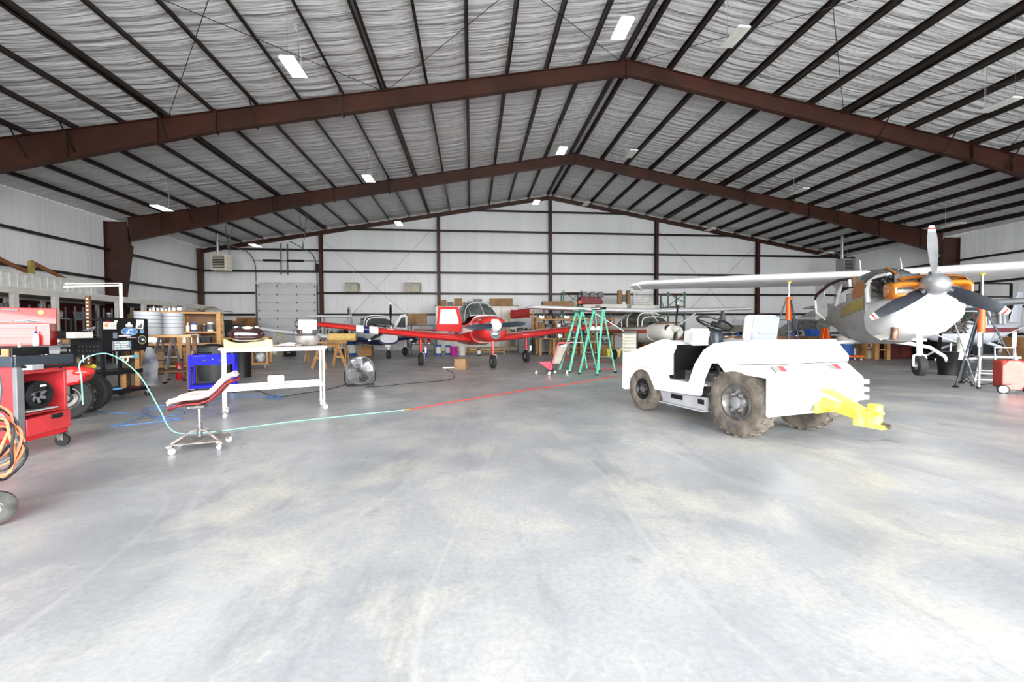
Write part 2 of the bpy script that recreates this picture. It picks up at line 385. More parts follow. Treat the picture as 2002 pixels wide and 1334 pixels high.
MB().box(((DRX0+DRX1)/2, YB-.12, DRZ+.06), (DRX1-DRX0+.3, .08, .12)).build('door_header', DIRTYW, dr)
sz = DRZ+1.5
MB().cyl((DRX0-.2, YB-.35, sz), (DRX1+.3, YB-.35, sz), .018, n=8).build('torsion_shaft', GREY, dr)
for t in (.14, .54): MB().cyl((DRX0+(DRX1-DRX0)*t, YB-.35, sz), (DRX0+(DRX1-DRX0)*(t+.28), YB-.35, sz), .07, n=10).build('torsion_spring', BLACK, dr)
for t in (.43, .54): MB().box((DRX0+(DRX1-DRX0)*t, YB-.3, sz+.1), (.06, .05, 2.0)).build('door_bracket', GREY, dr)
MB().box((DRX1+.2, YB-.3, sz-.45), (.25, .25, .5)).build('door_opener', BLACK, dr, bev=.02)
# lamps
def highbay(x, y, lit, lab):
    z = zr(x)-1.28; t = thing('ceiling_light', lab, 'lamp', (x, y, z), group='high bay lamps under the hangar roof')
    MB().prism([(-.19, 0), (.19, 0), (.15, .05), (-.15, .05)], 'y', -.40, .40).box((0, 0, .07), (.1, .5, .05)).build('housing', WHITE, t)
    for s in (-1, 1): MB().box((s*.093, 0, -.004), (.165, .76, .006)).build('diffuser', LEDON if lit else LEDOFF, t)
    for s in (-1, 1): MB().cyl((0, s*.33, .04), (0, s*.33, 1.29), .004, n=4).build('hanger_wire', GREY, t)
    MB().tube(bez([(0, .35, .08), (.03, .38, .5), (0, .36, 1.0), (-.08, .3, 1.22), (.03, .3, 1.3)], 5), .006, 5).build('power_cord', DIRTYW, t)
rows = {10.7: 'front row of lamps nearest the big open door', 18.05: 'middle row of lamps', 25.3: 'back row of lamps by the end wall'}
xn = {-12.3: ('lit', 'over the far left bay'), -4.25: ('lit', 'left of the ridge'), 3.95: ('lit', 'just left of the ridge line'), 7.05: ('unlit', 'just right of the ridge line'), 15.1: ('unlit', 'halfway down the right slope'), 23.1: ('unlit', 'low on the far right')}
for y, rn in rows.items():
    for x, (st, pn) in xn.items():
        if y < 11 and abs(x-5.4) > 12: continue
        highbay(x, y, st == 'lit', f'{st} white high bay lamp {pn}, {rn.split(" of")[0]}')
# ---------------------------------------------------------------- shared parts
def wheel(par, c, ax, Rr, wd, rim, tm=RUB, rm=ALU, lugs=0, hubm=None, side=1):
    ax = Vector(ax).normalized(); h = wd/2; m = MB()
    m.lathe([(rim, -h*.75), (rim*1.15, -h*.95), (Rr*.9, -h), (Rr*.985, -h*.8), (Rr, -h*.35), (Rr, h*.35), (Rr*.985, h*.8), (Rr*.9, h), (rim*1.15, h*.95), (rim, h*.75)], c, ax, 32, capped=False)
    if lugs:
        x, y = frame(ax)
        for i in range(lugs):
            for s in (-1, 1):
                t = 2*math.pi*(i+(.5 if s > 0 else 0))/lugs; d = x*math.cos(t)+y*math.sin(t); q = Vector(c)+d*(Rr+.004)+ax*(s*h*.5); tn = ax.cross(d)
                m.bar(q-d*.006-ax*(h*.36)-tn*.012*s, q-d*.006+ax*(h*.36)+tn*.012*s, .034, .022, up=d)
    o = m.build('wheel', tm, par)
    r = MB().lathe([(rim*1.02, -h*.8), (rim*1.05, -h*.5), (rim*.9, -h*.2), (rim*.85, h*.2), (rim*1.05, h*.6), (rim*1.02, h*.82), (rim*.9, h*.86), (rim*.78, h*.55), (rim*.5, h*.42), (rim*.3, h*.75), (.01, h*.78)], c, ax*side, 28)
    r.build('rim', rm, o)
    if hubm:
        x, y = frame(ax*side); q = MB()
        for i in range(6):
            t = i*math.pi/3; p = Vector(c)+(x*math.cos(t)+y*math.sin(t))*rim*.48+ax*side*h*.45; q.cyl(p, p+ax*side*h*.35, rim*.08, n=6)
        q.lathe([(rim*.34, h*.5), (rim*.34, h*.9), (rim*.2, h*1.0), (.01, h*1.0)], c, ax*side, 12); q.build('hub', hubm, o)
    return o
def caster(par, x, y, r=.05, wd=.03, ztop=None, rz=0.0, wm=RUB, fm=ALU):
    zt = ztop if ztop else r*2.5; d = Vector((math.cos(rz), math.sin(rz), 0)); sd = Vector((-d.y, d.x, 0)); a = Vector((x, y, 0)); c = a-d*r*.5+Vector((0, 0, r))
    m = MB(); m.box((x, y, zt-.006), (r*1.6, r*1.6, .012)); m.cyl(a+Vector((0, 0, r*2.0)), a+Vector((0, 0, zt)), r*.5, n=10)
    for s in (-1, 1):
        m.loft([[a+sd*(s*(wd*.5+.006))+Vector((0, 0, r*2.25))+d*(r*.6), a+sd*(s*(wd*.5+.006))+Vector((0, 0, r*2.25))-d*(r*.8), c+sd*(s*(wd*.5+.006))-d*(r*.3), c+sd*(s*(wd*.5+.006))+d*(r*.3)],
                [a+sd*(s*(wd*.5+.011))+Vector((0, 0, r*2.25))+d*(r*.6), a+sd*(s*(wd*.5+.011))+Vector((0, 0, r*2.25))-d*(r*.8), c+sd*(s*(wd*.5+.011))-d*(r*.3), c+sd*(s*(wd*.5+.011))+d*(r*.3)]])
    m.box((a.x-d.x*r*.1, a.y-d.y*r*.1, r*2.2), (r*1.5, wd+.022, .008), rot=(0, 0, rz))
    o = m.build('caster', fm, par)
    q = MB().lathe([(r*.3, -wd/2), (r*.93, -wd/2), (r, -wd*.3), (r, wd*.3), (r*.93, wd/2), (r*.3, wd/2)], c, sd, 16); q.cyl(c-sd*(wd*.5+.012), c+sd*(wd*.5+.012), r*.16, n=8); q.build('caster_wheel', wm, o); return o
def fus(m, secs, n=24, e=2.3, cap=True):          # sections: x, half width, top z, bottom z, (y centre)
    rings = []
    for s in secs:
        x, wd, zt, zb = s[:4]; y0 = s[4] if len(s) > 4 else 0; zc, hh = (zt+zb)/2, (zt-zb)/2; r = []
        for i in range(n):
            t = 2*math.pi*i/n; c, q = math.cos(t), math.sin(t)
            r.append((x, y0+wd*math.copysign(abs(c)**(2/e), c), zc+hh*math.copysign(abs(q)**(2/e), q)))
        rings.append(r)
    return m.loft(rings, cap=cap)
AF = [(0, 0), (.012, .022), (.05, .045), (.15, .075), (.32, .088), (.6, .065), (.85, .027), (1, .004), (1, -.002), (.8, -.012), (.5, -.03), (.2, -.038), (.05, -.028), (.012, -.014)]
def airfoil(le, ch, tk=1, vert=False, ang=0):
    out = []
    for a, b in AF:
        out.append((le[0]-a*ch, le[1]+(b*ch*tk if vert else 0), le[2]+(0 if vert else b*ch*tk)))
    return out
def wingm(m, secs, vert=False):        # secs: (x,y,z leading edge, chord, thickness)
    return m.loft([airfoil(s[:3], s[3], s[4], vert) for s in secs])
def blade(par, ang, L, hubr=.08, wd=.09, m1=BLACK, tipc=WHITE, strip=RED, tw=1.0, x0=0.0):
    d = Vector((0, math.cos(ang), math.sin(ang))); s = Vector((0, -math.sin(ang), math.cos(ang))); fx = Vector((1, 0, 0))
    def sec(t):
        tt = t/L; wv = wd*(.42+.75*math.sin(math.pi*min(1, (tt*.92+.1)))**.8)*(1 if tt < .97 else .8); a = R(62-50*tt)*tw; th = .035*(1-tt)+.008
        c = s*math.cos(a)+fx*math.sin(a); nn = -s*math.sin(a)+fx*math.cos(a); o = d*t+fx*x0
        return [o+c*wv*.5, o+nn*th*.5+c*wv*.15, o+nn*th*.45-c*wv*.25, o-c*wv*.5, o-nn*th*.3-c*wv*.25, o-nn*th*.3+c*wv*.2]
    def seg(a, b, k): return MB().loft([sec(a+(b-a)*i/k) for i in range(k+1)])
    o = seg(hubr, L*.9, 12).build('blade', m1, par); seg(L*.9, L, 3).build('blade_tip', tipc, o)
    if strip: seg(L*.935, L*.96, 1)
    if strip:
        q = MB(); r1 = [p+(p-(d*L*.935+fx*x0))*.06 for p in sec(L*.935)]; r2 = [p+(p-(d*L*.962+fx*x0))*.06 for p in sec(L*.962)]; q.loft([r1, r2]); q.build('tip_stripe', strip, o)
    MB().cyl(d*(hubr*.4)+fx*x0, d*(hubr+.05)+fx*x0, wd*.42, wd*.36, n=14).build('blade_root', m1, o)
    return o
# ---------------------------------------------------------------- white tow tractor
TW = mat('tractor_white', (.82, .82, .81), .35, 0, .03, 3, coat=.2)
t = thing('tow_tractor', 'white airport tow tractor with grey seat and yellow rear hitch', 'tractor', (3.51, 4.61, 0), R(104))
SP = [(2.09, .83), (1.2, 1.075), (1.09, 1.09), (.98, 1.07), (.90, .99), (.96, .89), (1.17, .83), (1.03, .54), (.65, .54), (.55, .78), (.40, .97), (.25, 1.05), (.1, 1.07), (-.33, 1.10), (-.47, .92), (-.47, .85), (.30, .81), (.40, .62), (.46, .39), (1.30, .36), (1.51, .67), (2.02, .64), (2.04, .30), (2.11, .28)]
for s in (-1, 1): MB().prism(SP, 'y', s*.57, s*.62).build('side_panel', TW, t, bev=.012, smooth=False)
MB().prism([(2.09, .82), (1.15, 1.07), (1.0, 1.05), (1.0, .60), (1.45, .55), (2.05, .45)], 'y', -.57, .57).build('front_cowl', TW, t, bev=.012, smooth=False)
MB().box((2.08, 0, .42), (.06, 1.2, .3)).build('front_bumper', TW, t, bev=.01)
MB().prism([(.22, 1.055), (-.33, 1.10), (-.47, .92), (-.47, .85), (.22, .82)], 'y', -.571, .571).build('rear_deck', TW, t, bev=.01, smooth=False)
m = MB(); m.prism([(.2, .815), (-.46, .84), (-.63, .69), (-.64, .47), (-.47, .30), (-.43, .30), (-.43, .7), (.1, .72)], 'y', -.6, .6); m.build('rear_body', TW, t, bev=.01, smooth=False)
MB().box((.45, 0, .48), (1.6, .74, .36)).build('chassis', DIRTM, t)
for k in range(3): MB().box((-.60, -.56, .47+k*.085), (.13, .16, .05)).build('bumper_rib', TW, t, bev=.008)
MB().box((.985, .0, .77), (.02, 1.1, .48)).build('firewall', BLACK, t)
MB().box((.93, -.1, 1.062), (.22, .9, .02)).build('dash_top', mat('scratched_grey', (.30, .29, .27), .5, .2, .35, 9), t)
MB().box((.84, .28, .53), (.9, .58, .03)).build('floor_plate', mat('worn_steel', (.34, .33, .30), .6, .3, .3, 10), t)
MB().prism([(.0, 1.06), (1.0, 1.07), (1.02, .98), (.0, .98)], 'y', -.57, .0).build('engine_cover', mat('scratched_grey', (.30, .29, .27), .5, .2, .35, 9), t, bev=.01)
m = MB(); m.box((.5, -.27, .78), (.9, .5, .38)); random.seed(3)
for i in range(26): m.cyl((random.uniform(.3, 1.0), .0, random.uniform(.6, .95)), (random.uniform(.3, 1.0), random.uniform(.0, .07), random.uniform(.6, .95)), random.uniform(.01, .035), n=7)
m.build('engine', mat('engine_black', (.02, .02, .022), .4, .4, .5, 20), t)
for i in range(5): MB().cyl((.35+i*.13, .04, .66+.05*(i % 3)), (.40+i*.13, .08, .70+.05*(i % 3)), .018, n=8).build('engine_fitting', CHROME, t)
MB().tube([(.42, .30, .52), (.5, .28, .8), (.62, .25, 1.02), (.66, .24, 1.16)], [.035, .04, .05, .055], 12).build('steering_column', BLACK, t)
m = MB(); m.prism([(-.11, -.10), (.09, -.10), (.12, .04), (-.02, .11), (-.11, .05)], 'y', -.13, .13); q = m.build('instrument_box', DIRTYW, t, bev=.008); q.location = (.76, .36, 1.13); q.rotation_euler = (0, R(-14), R(-10))
MB().lathe([(.075, 0), (.082, .14), (.07, .17), (.04, .19)], (.60, .20, 1.02), (.1, 0, 1), 20).build('gauge_pod', SLATE, t)
c = Vector((.62, .22, 1.30)); ax = Vector((-.42, .0, .9)).normalized()
sw = MB().tor(c, ax, .215, .015, 36, 8).build('steering_wheel', BLACK, t); m = MB(); fx_, fy_ = frame(ax)
for i in range(3): a = i*2.094+.4; m.bar(c-ax*.03, c+(fx_*math.cos(a)+fy_*math.sin(a))*.21, .03, .008, up=ax)
m.cyl(c-ax*.15, c+ax*.01, .04, n=14); m.build('wheel_spokes', BLACK, sw)
for dx, h in ((.28, .18), (.2, .14)): MB().tube([(dx, -.06, 1.07), (dx+.05, -.05, 1.07+h*.5)], .008, 6).build('lever', CHROME, t)
# seat
sd_ = MB(); sd_.box((.18, .08, 1.06), (.42, .46, .08)); sd_.build('seat_cushion', mat('seat_vinyl', (.3, .31, .33), .45, 0, .08, 4), t, bev=.03)
b_ = MB().box((.07, .08, 1.23), (.11, .47, .31), rot=(0, R(-8), 0)).build('backrest', TW, t, bev=.045)
MB().box((.005, .08, 1.225), (.035, .40, .285), rot=(0, R(-8), 0)).build('back_shell', mat('seat_grey', (.17, .19, .225), .4, 0, .06, 3), b_, bev=.035)
for dz in (-.06, .06): MB().box((-.018+dz*.13, .08, 1.23+dz), (.012, .24, .012)).build('shell_rib', LGREY, b_, bev=.004)
for s in (-1, 1):
    wheel(t, (-.05, s*.505, .39), (0, 1, 0), .375, .21, .2, DUSTR, DIRTM, 22, ALU, side=s)
    wheel(t, (1.66, s*.49, .325), (0, 1, 0), .32, .17, .155, DUSTR, BLACK, 0, DIRTM, side=s)
    m = MB(); m.prism([(1.28, .37), (1.20, .21), (.42, .21), (.40, .37)], 'y', s*.52, s*.55); m.box((.81, s*.565, .205), (.82, .09, .015)); rb = m.build('running_board', LGREY, t)
    for a, b2 in ((.93, .22), (.5, .10)): MB().box((a, s*.552, .31), (b2, .006, .06)).build('board_slot', BLACK, rb)
for y in (.52, -.30):
    MB().box((-.512, y, .80), (.02, .16, .085), rot=(0, R(49), 0)).build('tail_light', mat('lens_grey', (.18, .18, .18), .4, 0, .1), t, bev=.006)
    MB().box((-.515, y-.04, .80), (.022, .08, .078), rot=(0, R(49), 0)).build('tail_light_lens', mat('lens_red', (.42, .05, .06), .3, 0, .1), t, bev=.006)
m = MB(); m.bar((-.58, .06, .47), (-1.0, .03, .38), .05, .1); m.bar((-.58, -.08, .42), (-1.0, -.05, .34), .05, .09); m.bar((-.6, .0, .60), (-.95, .0, .44), .12, .03); m.box((-.62, 0, .47), (.03, .28, .26))
m.box((-.99, 0, .37), (.06, .24, .16)); m.build('hitch_frame', YEL, t, bev=.006)
m = MB(); m.cyl((-1.08, 0, .30), (-1.08, 0, .5), .055, n=14); m.box((-1.06, 0, .30), (.22, .13, .04)); m.box((-1.05, 0, .42), (.16, .10, .03)); m.box((-1.02, .05, .36), (.1, .03, .14)); m.build('pintle_hook', YEL, t, bev=.005)
MB().cyl((-1.14, 0, .325), (-1.20, 0, .31), .022, n=10).build('hitch_pin', DIRTM, t)
# ---------------------------------------------------------------- high wing aeroplane on jacks
HUB = EYE+ray(1828, 558)*7.23
HD, PT_ = R(-119), R(3)
fxw = Vector((math.cos(HD)*math.cos(PT_), math.sin(HD)*math.cos(PT_), math.sin(PT_))); lyw = Vector((-math.sin(HD), math.cos(HD), 0)); uzw = fxw.cross(lyw)
t = thing('high_wing_aeroplane', 'white high wing aeroplane with orange cowl and three-blade propeller, raised on jacks', 'aeroplane', HUB)
t.rotation_euler = Matrix((fxw, lyw, uzw)).transposed().to_euler()
def PW(x, y, z): return HUB+fxw*x+lyw*y+uzw*z
LOWC = mat('cowl_white', (.86, .86, .86), .4, 0, .05, 3)
FUSW = mat('fuselage_grey_white', (.44, .44, .44), .5, .1, .12, 3)
# propeller
sp = MB().lathe([(.205, -.06), (.21, 0), (.19, .09), (.14, .18), (.08, .235), (.02, .26), (.001, .262)], (0, 0, 0), (1, 0, 0), 28).build('spinner', ALU, t)
for a, mm in ((92, GREY), (212, mat("blade_black", (.022, .026, .034), .35, 0, .2, 4)), (332, mat("blade_black", (.022, .026, .034)))): blade(t, R(a), 1.05, .19, .205, mm, WHITE, RED)  # upper blade grey: the light it reflects is painted into its colour
# nose: amber upper cowl with two oval inlets, white lower cowl
m = MB()
secs = [(-.10, .50, .17, -.16), (-.2, .55, .22, -.19), (-.5, .57, .27, -.19), (-.9, .58, .31, -.19), (-1.35, .58, .36, -.19)]
rings = []
for x, wd, zt, zb in secs:
    r = []
    for i in range(17):
        a = math.pi*i/16; r.append((x, wd*math.copysign(abs(math.cos(a))**.55, math.cos(a)), -.02+(zt+.02)*max(0, math.sin(a))**.6))
    rings.append(r)
half = [r[:13] for r in rings]
m.loft(half, cap=False, closed=False); m.loft([[(p[0], p[1]*.97, p[2]-.02) for p in r] for r in half], cap=False, closed=False)
m.build('upper_cowl', AMBER, t)
for s in (-1, 1):
    def so_(x, hy, hz, zc=-.055, e=.55): return [(x, s*.325+hy*math.copysign(abs(math.cos(a))**e, math.cos(a)), zc+hz*math.copysign(abs(math.sin(a))**e, math.sin(a))) for a in [2*math.pi*i/32 for i in range(32)]]
    MB().loft([so_(-.24, .14, .055), so_(-.09, .15, .062), so_(-.055, .17, .085), so_(-.06, .195, .115), so_(-.10, .225, .150), so_(-.20, .24, .175), so_(-.42, .245, .19, -.03)], cap=False).build('air_inlet_ring', AMBER, t)
    MB().box((-.30, s*.35, -.04), (.03, .36, .17)).build('oil_cooler', mat('cooler_metal', (.35, .36, .33), .5, .5, .3, 30), t)
MB().box((-.12, 0, .05), (.08, .3, .22)).build('nose_bowl_centre', AMBER, t, bev=.03)
m = MB(); fus(m, [(-.06, .30, -.13, -.34), (-.14, .46, -.06, -.52), (-.35, .54, -.03, -.70), (-.7, .57, -.02, -.84), (-1.0, .58, -.03, -.90), (-1.35, .58, -.03, -.93)], 28, 2.6); m.build('lower_cowl', LOWC, t)
for s, y in ((-1, -.12), (1, .14)): MB().tor((-.115, y, -.38), (1, 0, .35), .07, .003, 20, 4).build('cowl_ring_mark', LGREY, t)
MB().prism([(-.02, -.30), (.20, -.18), (.10, -.33)], 'x', -.30, -.29)
m = MB(); m.box((-.62, -.30, .12), (.85, .36, .26))
random.seed(5)
for i in range(30): m.cyl((random.uniform(-1.0, -.25), -.50, random.uniform(-.02, .26)), (random.uniform(-1.0, -.25), random.uniform(-.58, -.5), random.uniform(-.02, .26)), random.uniform(.012, .04), n=7)
m.build('engine', mat('engine_dark', (.03, .03, .03), .5, .3, .6, 25), t)
MB().box((-.95, -.50, .10), (.24, .12, .30)).build('battery_box', DIRTM, t, bev=.01)
m = MB(); m.tube([(-1.16, -.56, -.15), (-1.17, -.57, .1), (-1.12, -.55, .27), (-.95, -.47, .34), (-.7, -.38, .33)], .045, 8); m.build('cowl_seal', LOWC, t)
MB().tube([(-.55, -.36, -.70), (-.52, -.37, -.80), (-.55, -.38, -.93)], [.055, .06, .055], 14).build('exhaust_pipe', mat('exhaust', (.20, .13, .09), .5, .7, .4, 12), t)
MB().box((-.80, -.45, -.86), (.32, .2, .012), rot=(R(18), R(14), 0)).build('cowl_flap', PAPER, t)
MB().box((-.80, .45, -.88), (.32, .22, .012), rot=(R(-24), R(14), 0)).build('cowl_flap', LOWC, t)
# body
SILL = .02
def fside(x): return .58+.02*math.sin(min(1, (-x-1.3)/2.0)*math.pi)
m = MB(); rings = []
bel = [(-1.3, .585, SILL, -.93), (-1.9, .60, SILL, -.97), (-2.6, .60, SILL, -.95), (-3.3, .56, SILL, -.86), (-3.7, .52, SILL, -.78)]
for x, wd, zt, zb in bel:
    r = []
    for i in range(19):
        a = math.pi+math.pi*i/18; r.append((x, wd*math.copysign(abs(math.cos(a))**.6, math.cos(a)), zt+(zt-zb)*-(abs(math.sin(a))**.75)))
    rings.append(r)
m.loft(rings, cap=True, closed=True); m.build('fuselage', FUSW, t)
m = MB(); fus(m, [(-3.7, .52, .52, -.78), (-4.3, .42, .40, -.62), (-5.2, .31, .30, -.42), (-6.3, .19, .22, -.25), (-7.3, .09, .16, -.12), (-7.9, .03, .12, -.06)], 24, 2.2); m.build('tail_cone', FUSW, t)
for s in (-1, 1):           # painted gold and brown side bands, thin panels on the skin
    m = MB()
    for za, zb, xa, xb in ((-.03, -.26, -1.32, -4.2),):
        m.loft([[(x, s*(max(.45, fside(x)+.012-.09*max(0, (-x-2.6)))), z-.05*max(0, -x-1.6)) for z in (za-.0, (za+zb)/2, zb)] for x in [xa+(xb-xa)*k/10 for k in range(11)]], cap=False, closed=False)
    m.build('gold_stripe', GOLDP, t)
    m = MB(); m.loft([[(x, s*(fside(x)+.008), z) for z in (zb, zt)] for x, zb, zt in ((-1.3, .0, .36), (-1.6, .0, .33), (-2.0, .0, .2))], cap=False, closed=False); m.build('scuttle_panel', mat('burnt_orange', (.42, .15, .02), .4, 0, .25, 14), t)
m = MB(); m.loft([[(-1.18, y, .27-.25*abs(y)**3) , (-1.32-.45*(abs(y)/.56)**2.5, y, .40-.12*(abs(y)/.56)**3)] for y in [-.58+1.16*k/12 for k in range(13)]], cap=False, closed=False); m.build('windscreen_deck', AMBER, t)
# cabin: windscreen, posts, roof, rear window, open door
gl = MB(); gr = []
for k in range(9):
    y = -.55+1.1*k/8; b = abs(y)/.55; gr.append([(-1.28-.5*b**2.5, y, .33-.10*b**3), (-1.65-.30*b**2.5, y, .52-.06*b**3), (-2.0-.15*b**2.5, y, .67-.06*b**2)])
gl.loft(gr, cap=False, closed=False); gl.build('windscreen', GLASS, t)
MB().tube([(-1.26, 0, .34), (-1.64, 0, .535), (-2.0, 0, .69)], .022, 6).build('windscreen_post', AMBER, t)
for s in (-1, 1):
    MB().tube([(-1.75, s*.57, .10), (-1.92, s*.56, .35), (-2.1, s*.54, .6)], .035, 8).build('front_post', mat('post_brown', (.30, .12, .03), .5, 0, .2), t)
    MB().tube([(-3.25, s*.55, .0), (-3.15, s*.54, .3), (-3.0, s*.52, .55)], .04, 8).build('rear_post', DIRTYW, t)
    MB().loft([[(-3.3, s*.55, .03), (-3.3, s*.52, .5)], [(-3.75, s*.5, .05), (-3.75, s*.47, .5)]], cap=False, closed=False).build('rear_side_window', GLASS, t)
    MB().box((-1.95, s*.28, -.15), (.08, .42, .5), rot=(0, R(-8), 0)).build('firewall_panel', GREY, t)
    MB().box((-2.75, s*.27, -.05), (.12, .42, .62), rot=(0, R(-12), 0)).build('seat_back', FABG, t, bev=.04)
MB().box((-2.8, 0, .57), (1.75, 1.06, .10)).build('cabin_roof', LOWC, t, bev=.03)
MB().loft([[(-3.6, -.46, .55), (-3.6, .46, .55)], [(-4.35, -.34, .42), (-4.35, .34, .42)]], cap=False, closed=False).build('rear_window', GLASS, t)
d = Vector((-.80, -.60, 0))*.85; hp = Vector((-2.02, -.62, 0)); o_ = [hp+d*u+Vector((0, 0, z)) for u, z in ((0, .48), (.25, .50), (.6, .42), (.95, .22), (1.0, .08))]
dd = MB().tube(o_, [.03, .035, .04, .035, .02], 8).build('cabin_door', GLOSSB, t)
m = MB(); m.loft([[hp+d*u+Vector((0, 0, z)) for z in (.10+.08*u, -.12, -.40+.25*(1-u))] for u in (.62, .8, .98)], cap=False, closed=False); m.build('door_skin', mat('door_inner', (.36, .36, .36), .5, 0, .08, 8), dd)
MB().tube([hp+d*.02+Vector((0, 0, .47)), hp+d*.0+Vector((0, 0, .30))], .03, 8).build('door_frame', DIRTYW, dd)
MB().tube([hp+d*.98+Vector((0, 0, .1)), hp+d*.95+Vector((0, 0, -.2)), hp+d*.7+Vector((0, 0, -.38))], .025, 8).build('door_frame', DIRTYW, dd)
# wing and tail
WG = mat('wing_white', (.80, .80, .80), .4, 0, .08, 2)
for s in (-1, 1):
    m = MB(); wingm(m, [(-1.93, s*.0, .56, 1.62, 1.0), (-1.93, s*2.6, .60, 1.60, 1.0), (-2.12, s*5.1, .64, 1.18, 1.0), (-2.22, s*5.38, .63, .98, .6)]); wo = m.build('wing', WG, t)
    MB().prism([(-1.95-.05, s*5.2), (-2.1, s*5.45), (-2.9, s*5.40), (-3.1, s*5.2)], 'z', .56, .60).build('wing_tip', PAPER, wo, bev=.02)
    m = MB(); wingm(m, [(-6.9, 0, -.02, .95, .7), (-7.1, s*1.85, -.0, .62, .6)]); m.build('stabilator', WG, t)
    # main gear spring leg
    MB().tube([(-2.9, s*.25, -.86), (-2.9, s*.7, -.93), (-2.85, s*1.05, -1.02), (-2.8, s*1.28, -1.22), (-2.8, s*1.32, -1.34)], [.05, .045, .04, .035, .03], 8).build('gear_leg', LOWC, t)
    MB().cyl((-2.8, s*1.32, -1.34), (-2.75, s*1.40, -1.35), .05, n=12).build('gear_axle', BLACK, t)
    MB().tube([(-2.25, s*.36, .66), (-2.32, s*.36, .95)], [.016, .006], 6).build('antenna', WHITE, t)
m = MB(); wingm(m, [(-6.3, 0, .1, 1.35, .5), (-7.0, 0, 1.45, .75, .5)], vert=True); m.build('tail_fin', WG, t)
# nose gear
m = MB(); m.cyl((-.58, 0, -.82), (-.56, 0, -1.18), .045, n=12); m.cyl((-.56, 0, -1.0), (-.56, 0, -1.22), .03, n=10); m.box((-.58, 0, -.93), (.08, .2, .05)); m.tube([(-.56, -.0, -1.18), (-.56, -.085, -1.22), (-.56, -.09, -1.41)], .02, 6); m.tube([(-.56, 0, -1.18), (-.56, .085, -1.22), (-.56, .09, -1.41)], .02, 6); m.cyl((-.56, -.1, -1.41), (-.56, .1, -1.41), .015, n=8)
m.build('nose_strut', LOWC, t)
wheel(t, (-.56, 0, -1.41), (0, 1, 0), .185, .125, .075, RUB, ALU)
# wing jacks
def jack(x, y, ztop, lab, rz, rod):
    t = thing('wing_jack', lab, 'jack', (x, y, 0), rz, 'wing jacks under the orange nosed aeroplane')
    MB().cyl((0, 0, rod-.5), (0, 0, rod), .062, n=16).build('cylinder', ORANGE, t); MB().lathe([(.07, 0), (.075, .04), (.03, .06)], (0, 0, rod), (0, 0, 1), 14).build('collar', ORANGE, t)
    MB().cyl((0, 0, rod), (0, 0, ztop-.04), .026, n=12).build('ram', CHROME, t); MB().lathe([(.028, -.05), (.05, -.03), (.06, 0)], (0, 0, ztop), (0, 0, 1), 14).build('saddle', YEL, t)
    for k in range(3):
        a = 2*math.pi*k/3; d = Vector((math.cos(a), math.sin(a), 0)); MB().cyl(d*.06+Vector((0, 0, rod-.02 if k else rod-.1)), d*.62+Vector((0, 0, .02)), .018, n=8).build('leg', SLATE, t)
        MB().lathe([(.06, 0), (.05, .02), (.02, .05)], d*.62, (0, 0, 1), 10).build('foot', BLACK, t)
        e = Vector((math.cos(a+2.094), math.sin(a+2.094), 0)); MB().cyl(d*.42+Vector((0, 0, .33)), e*.42+Vector((0, 0, .33)), .007, n=5).build('brace', BLACK, t)
    MB().cyl((0, 0, .33), (0, 0, rod-.5), .03, n=10).build('centre_tube', SLATE, t)
    MB().tube([(0.07, 0, rod-.35), (.12, 0, rod-.3), (.1, .05, rod-.1)], .012, 6).build('pump_handle', RED, t)
pR, pL = PW(-2.35, -1.72, .545), PW(-2.35, 1.70, .545)
jack(pR.x, pR.y, pR.z, 'orange wing jack behind the tow tractor seat, under the wing', .5, 1.95)
jack(pL.x, pL.y, pL.z, 'orange wing jack beside the white step stool, under the wing', 1.1, 1.62)
# ---------------------------------------------------------------- other aeroplanes
def lowcowl(m, x0, x1, wd, zt, zb, n=28):
    return fus(m, [(x0+(x1-x0)*k, wd*a, zt-(zt-zb)*b, zb+(zt-zb)*c) for k, a, b, c in ((0, .55, .22, .30), (.04, .78, .12, .14), (.15, .93, .05, .04), (.5, 1, .0, .0), (1, 1.02, -.02, -.02))], n, 2.3)
def gear(t, x, y, ztop, Rw, lm, wd=.14, splay=0):
    m = MB(); m.cyl((x, y-splay, ztop), (x, y, Rw*2.3), .05, n=10); m.cyl((x, y, Rw*2.5), (x, y, Rw*1.9), .035, n=10)
    m.build('gear_leg', lm, t)
    MB().tube([(x, y, Rw*2.1), (x+.02, y+wd*.75, Rw*1.9), (x, y+wd*.8, Rw)], .024, 6).build('gear_fork', LGREY, t)
    wheel(t, (x, y, Rw), (0, 1, 0), Rw, wd, Rw*.42, RUB, ALU)
# red low wing
L_ = FL(964, 720)
t = thing('red_aeroplane', 'red low wing aeroplane with white spinner and open cabin door', 'aeroplane', (L_.x, L_.y, 0), R(-75))
REDP = mat('red_aircraft_paint', (.55, .02, .018), .25, 0, .06, 3, coat=.5)
m = MB(); lowcowl(m, .28, -.95, .50, 1.74, .86); m.build('cowling', REDP, t)
m = MB(); fus(m, [(-.95, .53, 1.80, .80), (-1.6, .60, 1.62, .72), (-2.6, .70, 1.60, .70), (-3.6, .68, 1.55, .78), (-5.0, .44, 1.42, .92), (-6.6, .12, 1.28, 1.05)], 28, 2.6); m.build('fuselage', REDP, t)
m = MB()
for s in (-1, 1): m.loft([[(x, s*(w_+.012), z) for z in (za, zb)] for x, w_, za, zb in ((-.6, .515, 1.22, 1.34), (-1.6, .60, 1.16, 1.34), (-3.0, .70, 1.15, 1.36), (-4.2, .59, 1.15, 1.34), (-5.4, .37, 1.12, 1.28))], cap=False, closed=False)
m.build('white_stripe', WHITE, t)
